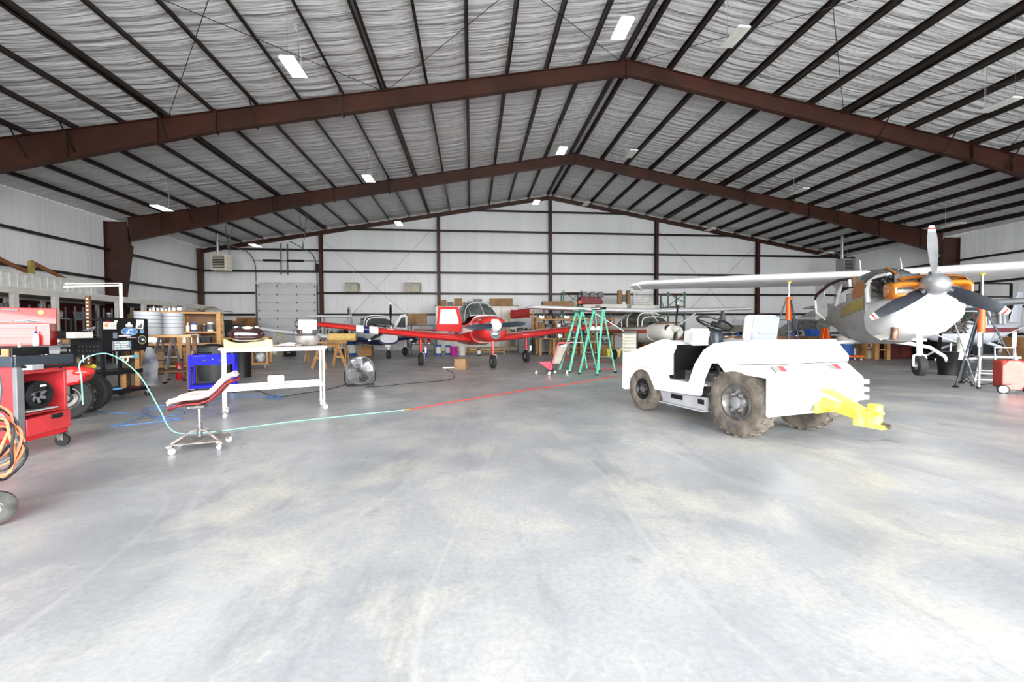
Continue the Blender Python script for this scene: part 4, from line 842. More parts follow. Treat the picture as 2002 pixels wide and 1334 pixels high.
# red tool chest on a pale drawer cabinet behind the cart
p = EYE+ray(14, 655)*6.3; cb = thing('drawer_cabinet', 'dark grey drawer cabinet carrying the red tool chest', 'cabinet', (p.x-.1, p.y-.35, 0), R(30))
MB().box((.45, .25, .50), (1.0, .5, 1.0)).build('carcass', SLATE, cb, bev=.005)
for k in range(8): MB().box((.45, -.008, .10+.115*k), (.94, .016, .105)).build('drawer', GREY, cb, bev=.004)
MB().box((.45, .25, 1.01), (1.06, .56, .02)).build('top', BLACK, cb)
def onC(x, y, z): v = cb.location; c, s = math.cos(R(30)), math.sin(R(30)); return (v.x+c*x-s*y, v.y+s*x+c*y, z)
ch = thing('red_tool_chest', 'bright red tool chest with open lid and papers on top', 'tool chest', onC(.42, .24, 1.022), R(30))
MB().box((0, 0, .17), (.66, .36, .34)).build('body', RED, ch, bev=.006)
for k in range(6): MB().box((-.06, -.188, .045+.046*k), (.5, .014, .040)).build('drawer', RED, ch, bev=.003); MB().box((-.06, -.197, .063+.046*k), (.48, .006, .006)).build('drawer_trim', mat('trim_red', (.7, .2, .18), .3), ch)
MB().box((.0, .19, .46), (.66, .03, .26), rot=(R(-8), 0, 0)).build('lid', RED, ch, bev=.008)
MB().lathe([(.035, 0), (.035, .004)], (.16, .172, .52), (0, -1, 0), 16).build('round_decal', YEL, ch); MB().box((-.16, .166, .55), (.16, .004, .022)).build('badge', GREY, ch)
for k in range(4):
    m = MB(); o = m.box((0, 0, .0), (.27-.03*k, .19, .004+.002*k), rot=(0, R(4*(k-1)), 0)).build('paper_sheet', [PAPER, mat('paper_orange', (.8, .5, .25), .7), SKYB, PAPER][k], None, loc=(ch.location.x-.16+.10*k, ch.location.y-.12+.05*k, 1.375+.008*k), rz=R(30+9*k))
    tag(o, ['white paper lying leftmost on the red tool chest', 'orange printed paper on the red tool chest', 'blue sheet tucked in the papers on the red tool chest', 'white paper topmost on the red tool chest'][k], 'paper')
bottle('lubricant_bottle', 'white squeeze bottle standing beside the red tool chest drawers', onC(.62, -.03, 1.022), .22, .035, PAPER, BLUE, band=PAPER)
# ride-on vehicle behind the cart
v = G(158, 826); t = thing('ride_on_mower', 'red ride-on vehicle with a fat black tyre, mostly hidden behind the red cart', 'vehicle', (v.x-.40, v.y+.25, 0), R(20))
wheel(t, (0, 0, .30), (.3, -1, 0), .30, .22, .16, RUB, DIRTM, 16); wheel(t, (-.95, .1, .30), (0, 1, 0), .30, .22, .16, RUB, ALU)
MB().prism([(-.55, .38), (.22, .50), (.30, .66), (.15, .74), (-.5, .72), (-.9, .60)], 'y', -.16, .14).build('fender', RED, t, bev=.04); MB().ell((.20, -.06, .66), (.14, .12, .07), 14, 8).build('tail_lamp', mat('lens_bright_red', (.75, .03, .02), .2, 0, .1, coat=.5), t)
MB().box((-.4, .02, .42), (1.0, .32, .12)).build('frame', BLACK, t); MB().ell((-.35, 0, .80), (.3, .17, .09), 16, 8).build('saddle', BLACK, t); wheel(t, (0, .55, .30), (0, 1, 0), .30, .22, .16, RUB, ALU); wheel(t, (-.95, .55, .30), (0, 1, 0), .30, .22, .16, RUB, ALU)
# black tool cart with stickers
A2, B2 = G(203, 788), G(284, 777); B2 = A2+(B2-A2).normalized()*.78; rz2 = math.atan2((B2-A2).y, (B2-A2).x)+R(12)
t = thing('black_tool_cart', 'black steel tool cart covered in stickers with open shelves and casters', 'cart', A2, rz2)
Wc, Dc, Hc = .80, .55, 1.40
for x, y in ((0, 0), (Wc, 0), (0, Dc), (Wc, Dc)): MB().box((x, y, .10+Hc/2-.02), (.045, .045, Hc-.02)).build('post', BLACK, t); caster(t, x+.02*(1 if x == 0 else -1), y, .055, .035, .12, rz=1.2+x*2, wm=RUB, fm=ALU)
for z in (.16, .50): MB().box((Wc/2, Dc/2, z), (Wc+.03, Dc+.03, .07)).build('shelf', BLACK, t, bev=.004)
MB().box((Wc/2, -.012, 1.18), (Wc, .02, .60)).build('front_panel', mat('satin_black', (.006, .006, .007), .35, 0, .1), t); MB().box((-.012, Dc/2, .98), (.02, Dc, .30)).build('side_panel', BLACK, t)
for k in range(14): MB().cyl((-.023, .06+.07*(k % 7), .9+.08*(k//7)), (-.026, .06+.07*(k % 7), .9+.08*(k//7)), .006, n=6).build('peg_hole', LGREY, t)
MB().box((Wc/2, Dc/2, 1.44), (Wc+.02, Dc, .02)).build('top', BLACK, t)
def stick(nm, x, z, w_, h, mm, lab=None, ell=False):
    m = MB()
    if ell: m.prism([(x+w_/2*math.cos(a), z+h/2*math.sin(a)) for a in [2*math.pi*i/28 for i in range(28)]], 'y', -.026-.002*(h < .06), -.0225)
    else: m.box((x, -.024, z), (w_, .003, h))
    return m.build(nm, mm, t, label=lab)
stick('sticker', .115, 1.34, .22, .125, mat('sticker_cream', (.78, .76, .66), .5, 0, .05), 'cream sticker with an orange blot'); stick('sticker_emblem', .055, 1.345, .07, .07, mat('sticker_orange', (.80, .38, .12), .5, 0, .2, 20), None, True)
for k in range(3): stick('sticker_line', .165, 1.375-.03*k, .08, .008, LGREY)
stick('oval_sticker', .46, 1.235, .31, .155, LGREY, None, True); stick('oval_field', .46, 1.235, .285, .135, mat('sticker_blue', (.10, .32, .75), .4, 0, .1), None, True)
MB().tube([(.395, -.029, 1.20), (.44, -.029, 1.225), (.44, -.029, 1.26), (.49, -.029, 1.275), (.52, -.029, 1.255)], .012, 6).build('oval_emblem', PAPER, t); MB().tube([(.42, -.029, 1.195), (.47, -.029, 1.21), (.52, -.029, 1.195)], .010, 6).build('oval_emblem', PAPER, t)
stick('pale_strip', .37, 1.155, .21, .022, mat('sticker_cream2', (.75, .72, .60), .5)); stick('purple_strip', .50, 1.125, .18, .018, mat('sticker_mauve', (.42, .32, .38), .5, 0, .3))
stick('small_plaque', .455, 1.345, .12, .045, PAPER); stick('plaque_crest', .455, 1.385, .05, .05, PAPER, None, True)
stick('triangle_sheet', .62, 1.36, .02, .02, PAPER); m = MB(); m.prism([(.60, 1.46), (.74, 1.46), (.72, 1.28), (.58, 1.29)], 'y', -.028, -.0225); m.build('paper_sticker', PAPER, t)
m = MB(); m.prism([(.60, 1.31), (.70, 1.40), (.70, 1.30)], 'y', -.030, -.027); m.build('paper_print', GREY, t)
stick('grey_label', .20, 1.165, .075, .10, mat('sticker_grey', (.16, .19, .23), .5, 0, .1)); stick('red_label', .09, 1.405, .08, .03, mat('sticker_dkred', (.3, .02, .02), .5)); 
m = MB(); m.prism([(.185, 1.43), (.255, 1.43), (.235, 1.40), (.23, 1.375), (.21, 1.375), (.205, 1.40)], 'y', -.026, -.0225); m.build('skull_sticker', PAPER, t)
stick('blue_disc', .70, 1.235, .085, .075, LGREY, None, True); stick('blue_disc_field', .70, 1.235, .07, .058, SKYB, None, True)
MB().tor((.70, -.024, 1.08), (0, 1, 0), .078, .006, 28, 6, .5).build('round_sticker_ring', mat('olive', (.35, .38, .16), .5), t); stick('round_sticker', .70, 1.08, .14, .14, SLATE, None, True)
m = MB(); m.prism([(.66, 1.09), (.69, 1.08), (.70, 1.055), (.715, 1.075), (.75, 1.07), (.72, 1.09), (.70, 1.11), (.695, 1.092)], 'y', -.032, -.027); m.build('bird_emblem', PAPER, t)
stick('slogan_sticker', .32, .985, .33, .165, mat('slogan_grey', (.18, .26, .32), .5, 0, .08)); stick('slogan_edge', .165, .985, .025, .165, mat('slogan_pink', (.6, .35, .32), .5))
random.seed(6)
for k, ws in enumerate(((2, 1, 9), (5, 2, 5), (5, 6), (2, 3, 8))):
    m = MB(); x = .19
    for n_l in ws:
        for c_ in range(n_l): m.box((x, -.0262, 1.043-.038*k+random.uniform(-.002, .002)), (.013, .002, random.choice((.024, .027)))); m.box((x+.006, -.0262, 1.043-.038*k+random.choice((-.008, 0, .009))), (.007, .002, .006)); x += .0185
        x += .016
    m.build('slogan_letters', PAPER, t, smooth=False)
stick('blue_tag', .565, .77, .11, .06, SKYB)
def onK(x, y, z): c, s = math.cos(rz2), math.sin(rz2); return (A2.x+c*x-s*y, A2.y+s*x+c*y, z)
def bx(nm, lab, cat, loc, d, mm, rz=0, grp=None, bev=.004):
    o = MB().box((0, 0, d[2]/2), d).build(nm, mm, None, loc=loc, rz=rz, bev=bev); return tag(o, lab, cat, grp)
q = thing('white_vise', 'cream hand tool clamped on the black tool cart front', 'tool', onK(.33, -.07, .73), rz2); MB().tor((0, 0, .0), (0, 1, 0), .045, .015, 18, 8).build('ring', CREAM, q); MB().bar((-.09, 0, .05), (.12, 0, .05), .04, .035).build('handle', CREAM, q)
bx('wood_block', 'short upright wooden block on the bottom shelf of the black cart', 'block', onK(.44, .1, .197), (.06, .06, .30), WOOD, rz2)
bx('wood_board', 'tall wooden board leaning in the right bay of the black cart', 'board', onK(.63, .02, .197), (.07, .03, .66), WOOD, rz2)
m = MB(); m.loft([[(a_*math.cos(t_)*(1+.12*math.sin(5*t_)), b_*math.sin(t_)*(1+.12*math.cos(4*t_)), z_) for t_ in [2*math.pi*i/20 for i in range(20)]] for a_, b_, z_ in ((.13, .05, 0), (.12, .05, .2), (.14, .05, .42), (.10, .045, .6), (.04, .03, .74))]); o = m.build('grey_garment', mat('garment', (.05, .06, .09), .9, 0, .3, 3, bump=.3, col2=(.24, .24, .24)), None, loc=onK(.76, -.10, .20)); tag(o, 'grey and navy garment hanging down the right post of the black cart', 'garment')
bx('red_manual', 'dark red flat book on the bottom shelf of the black cart', 'book', onK(.58, -.0, .197), (.24, .18, .02), DKRED, rz2+.3)
bx('cyan_case', 'pale blue flat case on the bottom shelf of the black cart', 'case', onK(.20, .06, .197), (.22, .16, .03), SKYB, rz2)
q = thing('yellow_grinder', 'yellow power tool on the left end shelf of the black cart', 'tool', onK(.02, .3, .537), rz2+1.4); MB().tube([(-.14, 0, .10), (0, 0, .06), (.16, 0, .05)], [.035, .045, .04], 12).build('body', YEL, q); MB().lathe([(.05, 0), (.05, .02)], (.17, 0, .0), (0, 0, 1), 14).build('disc', BLACK, q)
q = thing('yellow_level', 'yellow cased tool at the low left end of the black cart', 'tool', onK(.0, .22, .197), rz2+1.5); MB().box((0, 0, .03), (.22, .08, .05)).build('case', YEL, q, bev=.01); MB().box((.0, 0, .062), (.1, .03, .01)).build('grip', BLACK, q)
bx('orange_can', 'small orange and white box on the middle left shelf of the black cart', 'box', onK(.03, .40, .537), (.07, .07, .14), ORANGE, rz2)
bottle('brown_cylinder', 'tall tan cylinder on the middle left shelf of the black cart', onK(.03, .52, .537), .30, .05, mat('tan', (.42, .32, .16), .5), BLACK)
bx('black_case', 'black instrument case lying on top left of the black cart', 'case', onK(-.18, .35, 1.13), (.34, .30, .12), BLACK, rz2+1.4, bev=.03); 
MB().box((-.16, Dc/2, 1.115), (.34, Dc, .02)).build('side_shelf', BLACK, t)
bx('white_box', 'long white box resting on the black cart side shelf', 'box', onK(-.22, .15, 1.126), (.36, .12, .10), PAPER, rz2+.2)
# white lamp arm standing at the cart
q = thing('gantry_lamp', 'white inverted-L lamp arm rising behind the black tool cart', 'lamp', onK(.62, .30, 1.452), rz2)
MB().box((0, 0, .28), (.035, .035, .56)).build('post', WHITE, q, bev=.004); 
ps = EYE+ray(128, 555)*6.9; pe = EYE+ray(266, 551)*7.6; 
loc = Vector(q.location); inv_ = Matrix.Rotation(-rz2, 3, 'Z'); e0 = inv_@(pe-loc); s0 = inv_@(ps-loc); e0.x = 0; e0.y = 0; 
MB().bar(e0, s0, .03, .02).build('arm', WHITE, q); MB().bar(e0+Vector((0, 0, -.04)), s0+Vector((0, 0, -.05)), .07, .03).build('lamp_tube', WHITE, q); MB().box((e0.x, e0.y, (e0.z+.5)/2), (.035, .035, e0.z-.5)).build('post_top', WHITE, q)
# paint drums behind
for k, (px_, py_, dp) in enumerate(((290, 655, 8.7), (335, 657, 9.2))):
    p = EYE+ray(px_, py_)*dp
    if k == 0: tb = thing('side_bench', 'low wooden bench carrying the two white paper rolls', 'bench', (p.x+.2, p.y+.1, 0), R(20)); MB().box((0, 0, p.z-.03), (1.1, .6, .05)).build('top', WOOD, tb); [MB().box((x, y, (p.z-.05)/2), (.07, .07, p.z-.05)).build('leg', WOODD, tb) for x in (-.5, .5) for y in (-.25, .25)]; MB().box((0, 0, .4), (1.0, .5, .03)).build('shelf', WOODD, tb); tz = p.z
    q = thing('white_drum', ['white cylindrical drum with printed lines left on the wooden bench', 'white cylindrical drum with printed lines right on the wooden bench'][k], 'drum', (p.x, p.y, tz-.004), .2*k)
    MB().lathe([(.21, 0), (.22, .01), (.22, .47), (.21, .48), (.0005, .48)], (0, 0, 0), (0, 0, 1), 28).build('body', mat('drum_white', (.44, .46, .50), .6, 0, .04, 3), q)
    for j in range(4): MB().lathe([(.2215, .40-.08*j), (.2215, .41-.08*j)], (0, 0, 0), (0, 0, 1), 28, capped=False).build('printed_line', GREY, q)
# blue service cart
A3 = G(372, 772); t = thing('blue_service_cart', 'bright blue steel service cart with lift handles and casters', 'cart', A3, R(22))
wx, wy = .72, .42; rzb = R(22)
for x, y in ((0, 0), (wx, 0), (0, wy), (wx, wy)): MB().box((x, y, .44), (.04, .04, .66)).build('post', BLUE, t); caster(t, x+(.03 if x == 0 else -.03), y, .045, .03, .11, rz=.8+x, wm=RUB, fm=CHROME)
for z, h in ((.14, .06),): MB().box((wx/2, wy/2, z), (wx, wy, h)).build('bottom_tray', BLUE, t, bev=.004)
m = MB(); m.box((wx/2, wy/2, .58), (wx, wy, .01)); m.box((wx/2, 0, .67), (wx, .012, .20)); m.box((wx/2, wy, .67), (wx, .012, .20)); m.box((0, wy/2, .67), (.012, wy, .20)); m.box((wx, wy/2, .67), (.012, wy, .20)); m.build('top_box', BLUE, t)
for x in (.24, .50): MB().box((x, -.012, .655), (.05, .02, .03)).build('latch', BLACK, t)
MB().cyl((.37, -.008, .68), (.37, -.016, .68), .01, n=8).build('lock', LGREY, t); MB().box((.16, -.009, .75), (.2, .003, .012)).build('badge', GREY, t)
for x in (.03, wx-.03): MB().tube([(x, .04, .77), (x, .06, .84), (x, .15, .865), (x, wy-.15, .865), (x, wy-.06, .84), (x, wy-.04, .77)], .011, 8).build('lift_handle', CHROME, t)
q = thing('red_clamp', 'red plastic clamp hanging on the left end of the blue cart', 'clamp', (A3.x-.17, A3.y+.36, .60), R(22)); MB().tube([(0, 0, .16), (-.03, 0, .08), (0, 0, 0)], [.02, .03, .02], 8).build('body', mat('clamp_red', (.65, .03, .10), .4), q); MB().box((0, 0, .17), (.03, .05, .02)).build('jaw', BLACK, q)
for x, y in ((0.02, .1), (0.02, .35)):
    for z in (.2, .72): MB().cyl((-.022, y, z), (-.026, y, z), .008, n=6).build('bolt', CHROME, t)
m = MB(); random.seed(2); m.tube(bez([(-.15, .1, 0), (-.05, -.05, .03), (.1, .06, .02), (.2, -.04, .03), (.05, .1, .02)], 5), .012, 6); o = m.build('black_hose', BLACK, None, loc=(A3.x+.05, A3.y+.3, .775)); tag(o, 'short black hose draped over the blue cart', 'hose')
# aluminium step ladder with blue treads
def stepl(nm, lab, loc, rz, H, w0, w1, fm, tm, n, D, tops=.12, grp=None, base=0, rear=None):
    t = thing(nm, lab, 'ladder', loc, rz, grp); rear = rear or fm
    def fr(s, k): return Vector((s*(w0+(w1-w0)*k)/2, -D*(1-k), H*k))
    for s in (-1, 1):
        MB().bar(fr(s, 0), fr(s, 1), .025, .07, up=(0, 1, 0)).build('front_rail', fm, t); MB().bar((s*w0*.46, D*.9, 0), (s*w1*.45, .04, H), .025, .04, up=(0, 1, 0)).build('rear_rail', rear, t)
        for p in (fr(s, 0), Vector((s*w0*.46, D*.9, 0))): MB().box((p.x, p.y, .02), (.05, .09, .04)).build('foot', BLACK, t)
        MB().bar((s*(w0+w1)*.25, -D*.5, H*.48), (s*(w0+w1)*.235, D*.48, H*.48), .004, .018).build('spreader', ALU, t)
    for k in range(1, n): a = fr(1, k/n); MB().box((0, a.y+.01, a.z), (a.x*2, .08, .022)).build('tread', tm, t)
    for k in (.25, .55): yy = D*.9*(1-k)+.04*k; MB().box((0, yy, H*k), ((w0+(w1-w0)*k)*.92, .02, .03)).build('rear_brace', ALU, t)
    return t
st_ = G(326, 747); t = stepl('step_ladder', 'short white step ladder with dark blue treads beside the blue cart', st_, R(-12), 1.10, .52, .34, ALU, NAVY, 2, .30); MB().box((0, 0, 1.12), (.42, .28, .04)).build('top_step', NAVY, t, bev=.01)
# dark bins and extinguisher behind the blue cart
bp = G(410, 745); t = thing('waste_bin', 'large dark grey rubbish bin behind the blue cart', 'bin', (bp.x-.1, bp.y+.3, 0)); MB().lathe([(.30, 0), (.36, .80), (.38, .82), (.38, .86)], (0, 0, 0), (0, 0, 1), 28, capped=False).build('body', mat('bin_grey', (.08, .085, .09), .5), t); MB().lathe([(.385, .84), (.385, .87), (.37, .875), (.35, .86)], (0, 0, 0), (0, 0, 1), 28, capped=False).build('rim', BLACK, t); MB().cyl((0, 0, .0), (0, 0, .02), .3, n=24).build('base', BLACK, t); MB().ell((0, 0, .80), (.34, .34, .13), 20, 8, -.2, 1).build('bin_bag', BLACK, t)
t = thing('waste_bin', 'second taller black rubbish bin right of the grey bin', 'bin', (bp.x+.30, bp.y+.85, 0)); MB().lathe([(.24, 0), (.27, .9), (.28, .92)], (0, 0, 0), (0, 0, 1), 24).build('body', BLACK, t); MB().lathe([(.285, .9), (.29, .95), (.1, 1.0)], (0, 0, 0), (0, 0, 1), 24).build('lid', BLACK, t)
ep = G(352, 742); t = thing('fire_extinguisher', 'red fire extinguisher standing on the floor behind the blue cart', 'extinguisher', (ep.x, ep.y, 0)); MB().lathe([(.07, 0), (.08, .02), (.08, .38), (.05, .45), (.02, .48)], (0, 0, 0), (0, 0, 1), 18).build('cylinder', RED, t); MB().box((0.02, 0, .51), (.1, .02, .05)).build('valve', BLACK, t)
# fan
fp = G(702, 756); t = thing('drum_fan', 'round silver floor fan on a low black cradle', 'fan', (fp.x, fp.y+.12, 0), R(8), sc=1.12); c = Vector((0, 0, .31)); ax = Vector((-.25, -1, .18)).normalized(); fx_, fy_ = frame(ax)
MB().tor(c, ax, .275, .016, 36, 8, 3.5).build('shroud', ALU, t)
m = MB()
for k in range(26): a = 2*math.pi*k/26; m.bar(c+ax*.09+(fx_*math.cos(a)+fy_*math.sin(a))*.05, c+ax*.05+(fx_*math.cos(a+.25)+fy_*math.sin(a+.25))*.27, .003, .003)
for r in (.10, .16, .22): m.tor(c+ax*(.085-.1*(r-.1)), ax, r, .002, 32, 4)
m.build('grille', GREY, t)
bl = bpy.data.objects.new('fan_rotor', None); COL.objects.link(bl); bl.parent = t
for k in range(4):
    a = k*math.pi/2+.4; u = fx_*math.cos(a)+fy_*math.sin(a); v_ = ax.cross(u); MB().loft([[c+u*r+v_*(w_*s)+ax*(.025*s) for s in (-1, 0, 1)] for r, w_ in ((.05, .04), (.13, .09), (.22, .11), (.25, .08))], cap=False, closed=False).build('fan_blade', CHROME, bl)
MB().cyl(c-ax*.06, c+ax*.10, .045, n=18).build('motor_hub', BLACK, t); MB().box(tuple(c+ax*.11+Vector((0, 0, .09))), (.1, .01, .035)).build('fan_badge', BLACK, t)
m = MB(); m.tube([(-.29, .02, .31), (-.30, -.05, .12), (-.22, -.16, .02), (.20, -.16, .02), (.29, -.05, .12), (.29, .02, .31)], .011, 8); m.tube([(-.24, -.12, .02), (-.24, .16, .012), (.24, .16, .012), (.24, -.12, .02)], .011, 8); m.build('cradle', BLACK, t)
# cardboard box on floor
b3 = G(899, 723); t = thing('cardboard_box', 'closed cardboard box on the open floor before the red aeroplane', 'box', (b3.x, b3.y, 0), R(-12)); MB().box((0, .17, .17), (.36, .34, .34)).build('carton', CARD, t, bev=.004); MB().box((0, .17, .343), (.05, .345, .003)).build('packing_tape', mat('tape', (.45, .32, .18), .4), t)
o = MB().box((0, 0, .02), (.42, .07, .04)).build('wood_offcut', PAPER, None, loc=tuple(G(878, 720)), rz=.1, bev=.003); tag(o, 'pale wooden offcut lying left of the cardboard box', 'board')
# sawhorses with padded top
def sawhorse(nm, lab, x, y, rz, L, H):
    t = thing(nm, lab, 'sawhorse', (x, y, 0), rz, 'pine sawhorses behind the table'); MB().box((0, 0, H-.05), (L, .09, .1)).build('beam', WOOD, t)
    for s in (-1, 1):
        for q in (-1, 1): MB().bar((s*(L/2-.08), q*.03, H-.06), (s*(L/2-.0), q*.30, 0), .09, .04, up=(1, 0, 0)).build('leg', WOOD, t)
        MB().bar((s*(L/2-.04), -.17, H*.45), (s*(L/2-.04), .17, H*.45), .03, .09, up=(0, 0, 1)).build('cross_brace', WOOD, t)
    return t
a_ = G(638, 721); sawhorse('sawhorse', 'pine sawhorse nearest the fan with an end-on A frame', a_.x, a_.y+.3, R(62), .9, .80)
b_2 = G(640, 707); sawhorse('sawhorse', 'pine sawhorse farther back under the yellow padded roll', b_2.x, b_2.y, R(4), 1.6, .84)
t = thing('padded_roll', 'mustard yellow foam roll lying along the far sawhorse', 'roll', (b_2.x+.35, b_2.y, .845), R(4)); MB().cyl((-.30, 0, .16), (.8, 0, .16), .16, n=24).build('roll', YFOAM, t); MB().lathe([(.04, 0), (.04, .01)], (.8, 0, .16), (1, 0, 0), 12).build('core', BLACK, t)
# timber rack trolley behind the table
w3 = G(468, 722); t = thing('timber_trolley', 'pine trolley on casters loaded with boxes behind the rolling table', 'trolley', (w3.x, w3.y+.4, 0), R(16)); 
for z in (.16, 1.02): MB().box((0, 0, z), (1.5, .8, .06)).build('deck', WOOD, t, bev=.004)
for x in (-.7, .25, .7):
    for y in (-.36, .36): MB().box((x, y, .6), (.07, .05, .84)).build('post', WOOD, t)
for x in (-.65, .65):
    for y in (-.32, .32): caster(t, x, y, .055, .035, .13, rz=x*2, wm=LGREY, fm=ALU)
def onW(x, y, z): c, s = math.cos(R(16)), math.sin(R(16)); return (w3.x+c*x-s*y, w3.y+.4+s*x+c*y, z)
bx('carton', 'brown carton on the trolley lower deck under a white box', 'box', onW(-.12, -.1, .191), (.62, .45, .40), CARD, R(16)); bx('carton', 'white box stacked on the brown trolley carton', 'box', onW(-.2, -.1, .592), (.5, .4, .22), PAPER, R(16))
o = MB().ell((0, 0, .17), (.17, .15, .17), 14, 8).build('plastic_bag', mat('bag_grey', (.5, .54, .58), .3, 0, .3, 9), None, loc=onW(.46, -.12, .19)); tag(o, 'crumpled clear plastic bag at the right end of the trolley', 'bag')
# hoses and cords on the floor
def hose(nm, lab, pts, r, mm, cat='hose'):
    return tag(MB().tube(bez(pts, 8), r, 6).build(nm, mm), lab, cat)
hz = .012
h0 = [(c0_.x+.10, c0_.y+.58, .42), (c0_.x+.11, c0_.y+.56, .7), (c0_.x+.12, c0_.y+.55, .90), (c0_.x+.26, c0_.y+.72, .97), (-3.95, 5.35, .72), (-3.78, 5.42, .30), (-3.55, 5.30, .04)]
hp = [Vector(p) for p in h0]+[FL(385, 847, hz), FL(440, 842, hz), FL(560, 826, hz), FL(680, 813, hz), FL(790, 802, hz)]
hose('aqua_air_hose', 'pale aqua air hose running from the red cart across the floor', hp, .007, AQUA)
o = MB(); a = FL(790, 802, .014); b = FL(803, 800, .014); o.cyl(a, b, .014, n=10); tag(o.build('hose_coupling', mat('brass', (.55, .42, .15), .3, .8), None), 'brass coupling joining the aqua and red hoses', 'coupling')
hose('red_air_hose', 'red air hose running from the coupling toward the green ladders', [FL(803, 800, hz), FL(860, 790, hz), FL(940, 777, hz), FL(1020, 764, hz), (FL(1120, 750, hz)), FL(1205, 735, hz)], .008, REDH)
hose('red_hose_loop', 'thin red hose snaking on the floor under the green ladders', [FL(1100, 703, hz), FL(1150, 700, hz), FL(1130, 712, hz), FL(1170, 706, hz), FL(1215, 714, hz), FL(1180, 722, hz), FL(1130, 716, hz)], .012, REDH)
hose('blue_air_line', 'blue cord looping loosely on the floor left of the stool', [FL(450, 772, hz), FL(380, 790, hz), FL(300, 795, hz), FL(278, 806, hz), FL(310, 815, hz), FL(360, 808, hz), FL(345, 800, hz), FL(290, 802, hz), FL(300, 818, hz), FL(355, 818, hz), FL(300, 826, hz), FL(215, 834, hz), FL(250, 826, hz), FL(275, 812, hz), FL(190, 805, hz)], .006, BLUEH, 'air line')
hose('blue_extension_cord', 'light blue cord under the rolling table ending in a small coil', [FL(450, 772, hz), FL(500, 775, hz), FL(535, 777, hz), FL(555, 775, hz), FL(540, 780, hz), FL(520, 777, hz), FL(548, 773, hz)], .007, BLUEH, 'cord')
hose('black_power_cord', 'black power cord running from the fan under the rolling table', [FL(676, 752, hz), FL(640, 762, hz), FL(580, 771, hz), FL(540, 776, hz), FL(500, 764, hz), FL(455, 768, hz)], .006, BLACK, 'cord')
hose('long_black_cord', 'long black cord from the wooden offcut curling across the floor', [FL(872, 722, hz), FL(886, 730, hz), FL(880, 742, hz), FL(800, 750, hz), FL(740, 756, hz), FL(715, 757, hz)], .006, BLACK, 'cord')
# ---------------------------------------------------------------- storage, shelving and clutter
def PD(px, dep, z=0.0):
    v = EYE+ray(px, 650)*dep; return Vector((v.x, v.y, z))
def ZP(py, dep): return CAMH+(648.5-py)/FPX*dep
ORD = ['first', 'second', 'third', 'fourth', 'fifth', 'sixth', 'seventh', 'eighth', 'ninth', 'tenth', 'eleventh', 'twelfth', 'thirteenth', 'fourteenth', 'fifteenth']
CM = {'brown': CARD, 'white': PAPER, 'grey': GREY, 'black': BLACK, 'blue': mat('bin_blue', (.02, .10, .40), .5), 'red': RED, 'yellow': YEL, 'tan': WOOD, 'dark': SLATE, 'silver': ALU, 'green': TEAL, 'orange': ORANGE}
_pc = {}
def proto(kind, colr):
    key = (kind, colr)
    if key in _pc: return _pc[key]
    m = CM[colr]; o = bpy.data.objects.new(kind, None)
    def bb(nm, mb, mm, **k): q = mb.build(nm, mm, o, **k); return q
    if kind == 'carton': bb('box_body', MB().box((0, 0, .5), (1, 1, 1)), m); bb('tape', MB().box((0, 0, 1.003), (.12, 1.01, .006)), mat('tape', (.45, .32, .18))); bb('flap', MB().box((.26, 0, 1.0), (.46, .98, .012), rot=(0, R(-4), 0)), m)
    elif kind == 'bin':
        bb('bin_body', MB().loft([[(x*a, y*a, z) for x, y in ((-.5, -.5), (.5, -.5), (.5, .5), (-.5, .5))] for a, z in ((.82, 0), (1, 1), (.92, 1), (.78, .08))]), m); bb('rim', MB().box((0, -.5, .95), (1.05, .05, .1)), m)
    elif kind == 'bottle': bb('bottle_body', MB().lathe([(.45, 0), (.5, .05), (.5, .6), (.2, .78), (.18, .86)], (0, 0, 0), (0, 0, 1), 12), m); bb('cap', MB().cyl((0, 0, .85), (0, 0, 1), .2, n=10), PAPER)
    elif kind == 'can': bb('can_body', MB().lathe([(.48, 0), (.5, .03), (.5, .95), (.46, 1)], (0, 0, 0), (0, 0, 1), 14), m); bb('label_band', MB().lathe([(.505, .2), (.505, .8)], (0, 0, 0), (0, 0, 1), 14, capped=False), PAPER if colr != 'white' else GREY)
    elif kind == 'bucket': bb('bucket_body', MB().lathe([(.40, 0), (.5, .96), (.52, 1), (.47, 1), (.38, .05)], (0, 0, 0), (0, 0, 1), 16), m); bb('bail', MB().tube([(.5*math.cos(a), -.3*math.sin(a), .93-.25*math.sin(a)) for a in [math.pi*i/8 for i in range(9)]], .015, 5), ALU)
    elif kind == 'roll': bb('roll_body', MB().cyl((-.5, 0, .5), (.5, 0, .5), .5, n=16), m); bb('core', MB().cyl((-.51, 0, .5), (.51, 0, .5), .14, n=10), BLACK)
    elif kind == 'engine_part':
        random.seed(len(_pc)); q = MB().box((0, 0, .4), (.7, .6, .5))
        for i in range(8): a = Vector((random.uniform(-.4, .4), random.uniform(-.4, .4), random.uniform(.2, .8))); q.cyl(a, a+Vector((random.uniform(-.25, .25), random.uniform(-.2, .2), random.uniform(.05, .2))), random.uniform(.06, .16), n=8)
        bb('casting', q, m); bb('flange', MB().cyl((0, 0, .02), (0, 0, .1), .42, n=12), ALU)
    _pc[key] = o; return o
made = set()
def item(kind, colr, loc, size, lab, rz=0, grp=None, name=None):
    p = proto(kind, colr)
    if p not in made: made.add(p); o = p; COL.objects.link(o)
    else: o = dup(p)
    o.name = name or {'bin': 'storage_bin', 'engine_part': 'engine_part'}.get(kind, kind); o.location = loc; o.scale = size; o.rotation_euler = (0, 0, rz); tag(o, lab, kind.replace('_', ' '), grp); return o
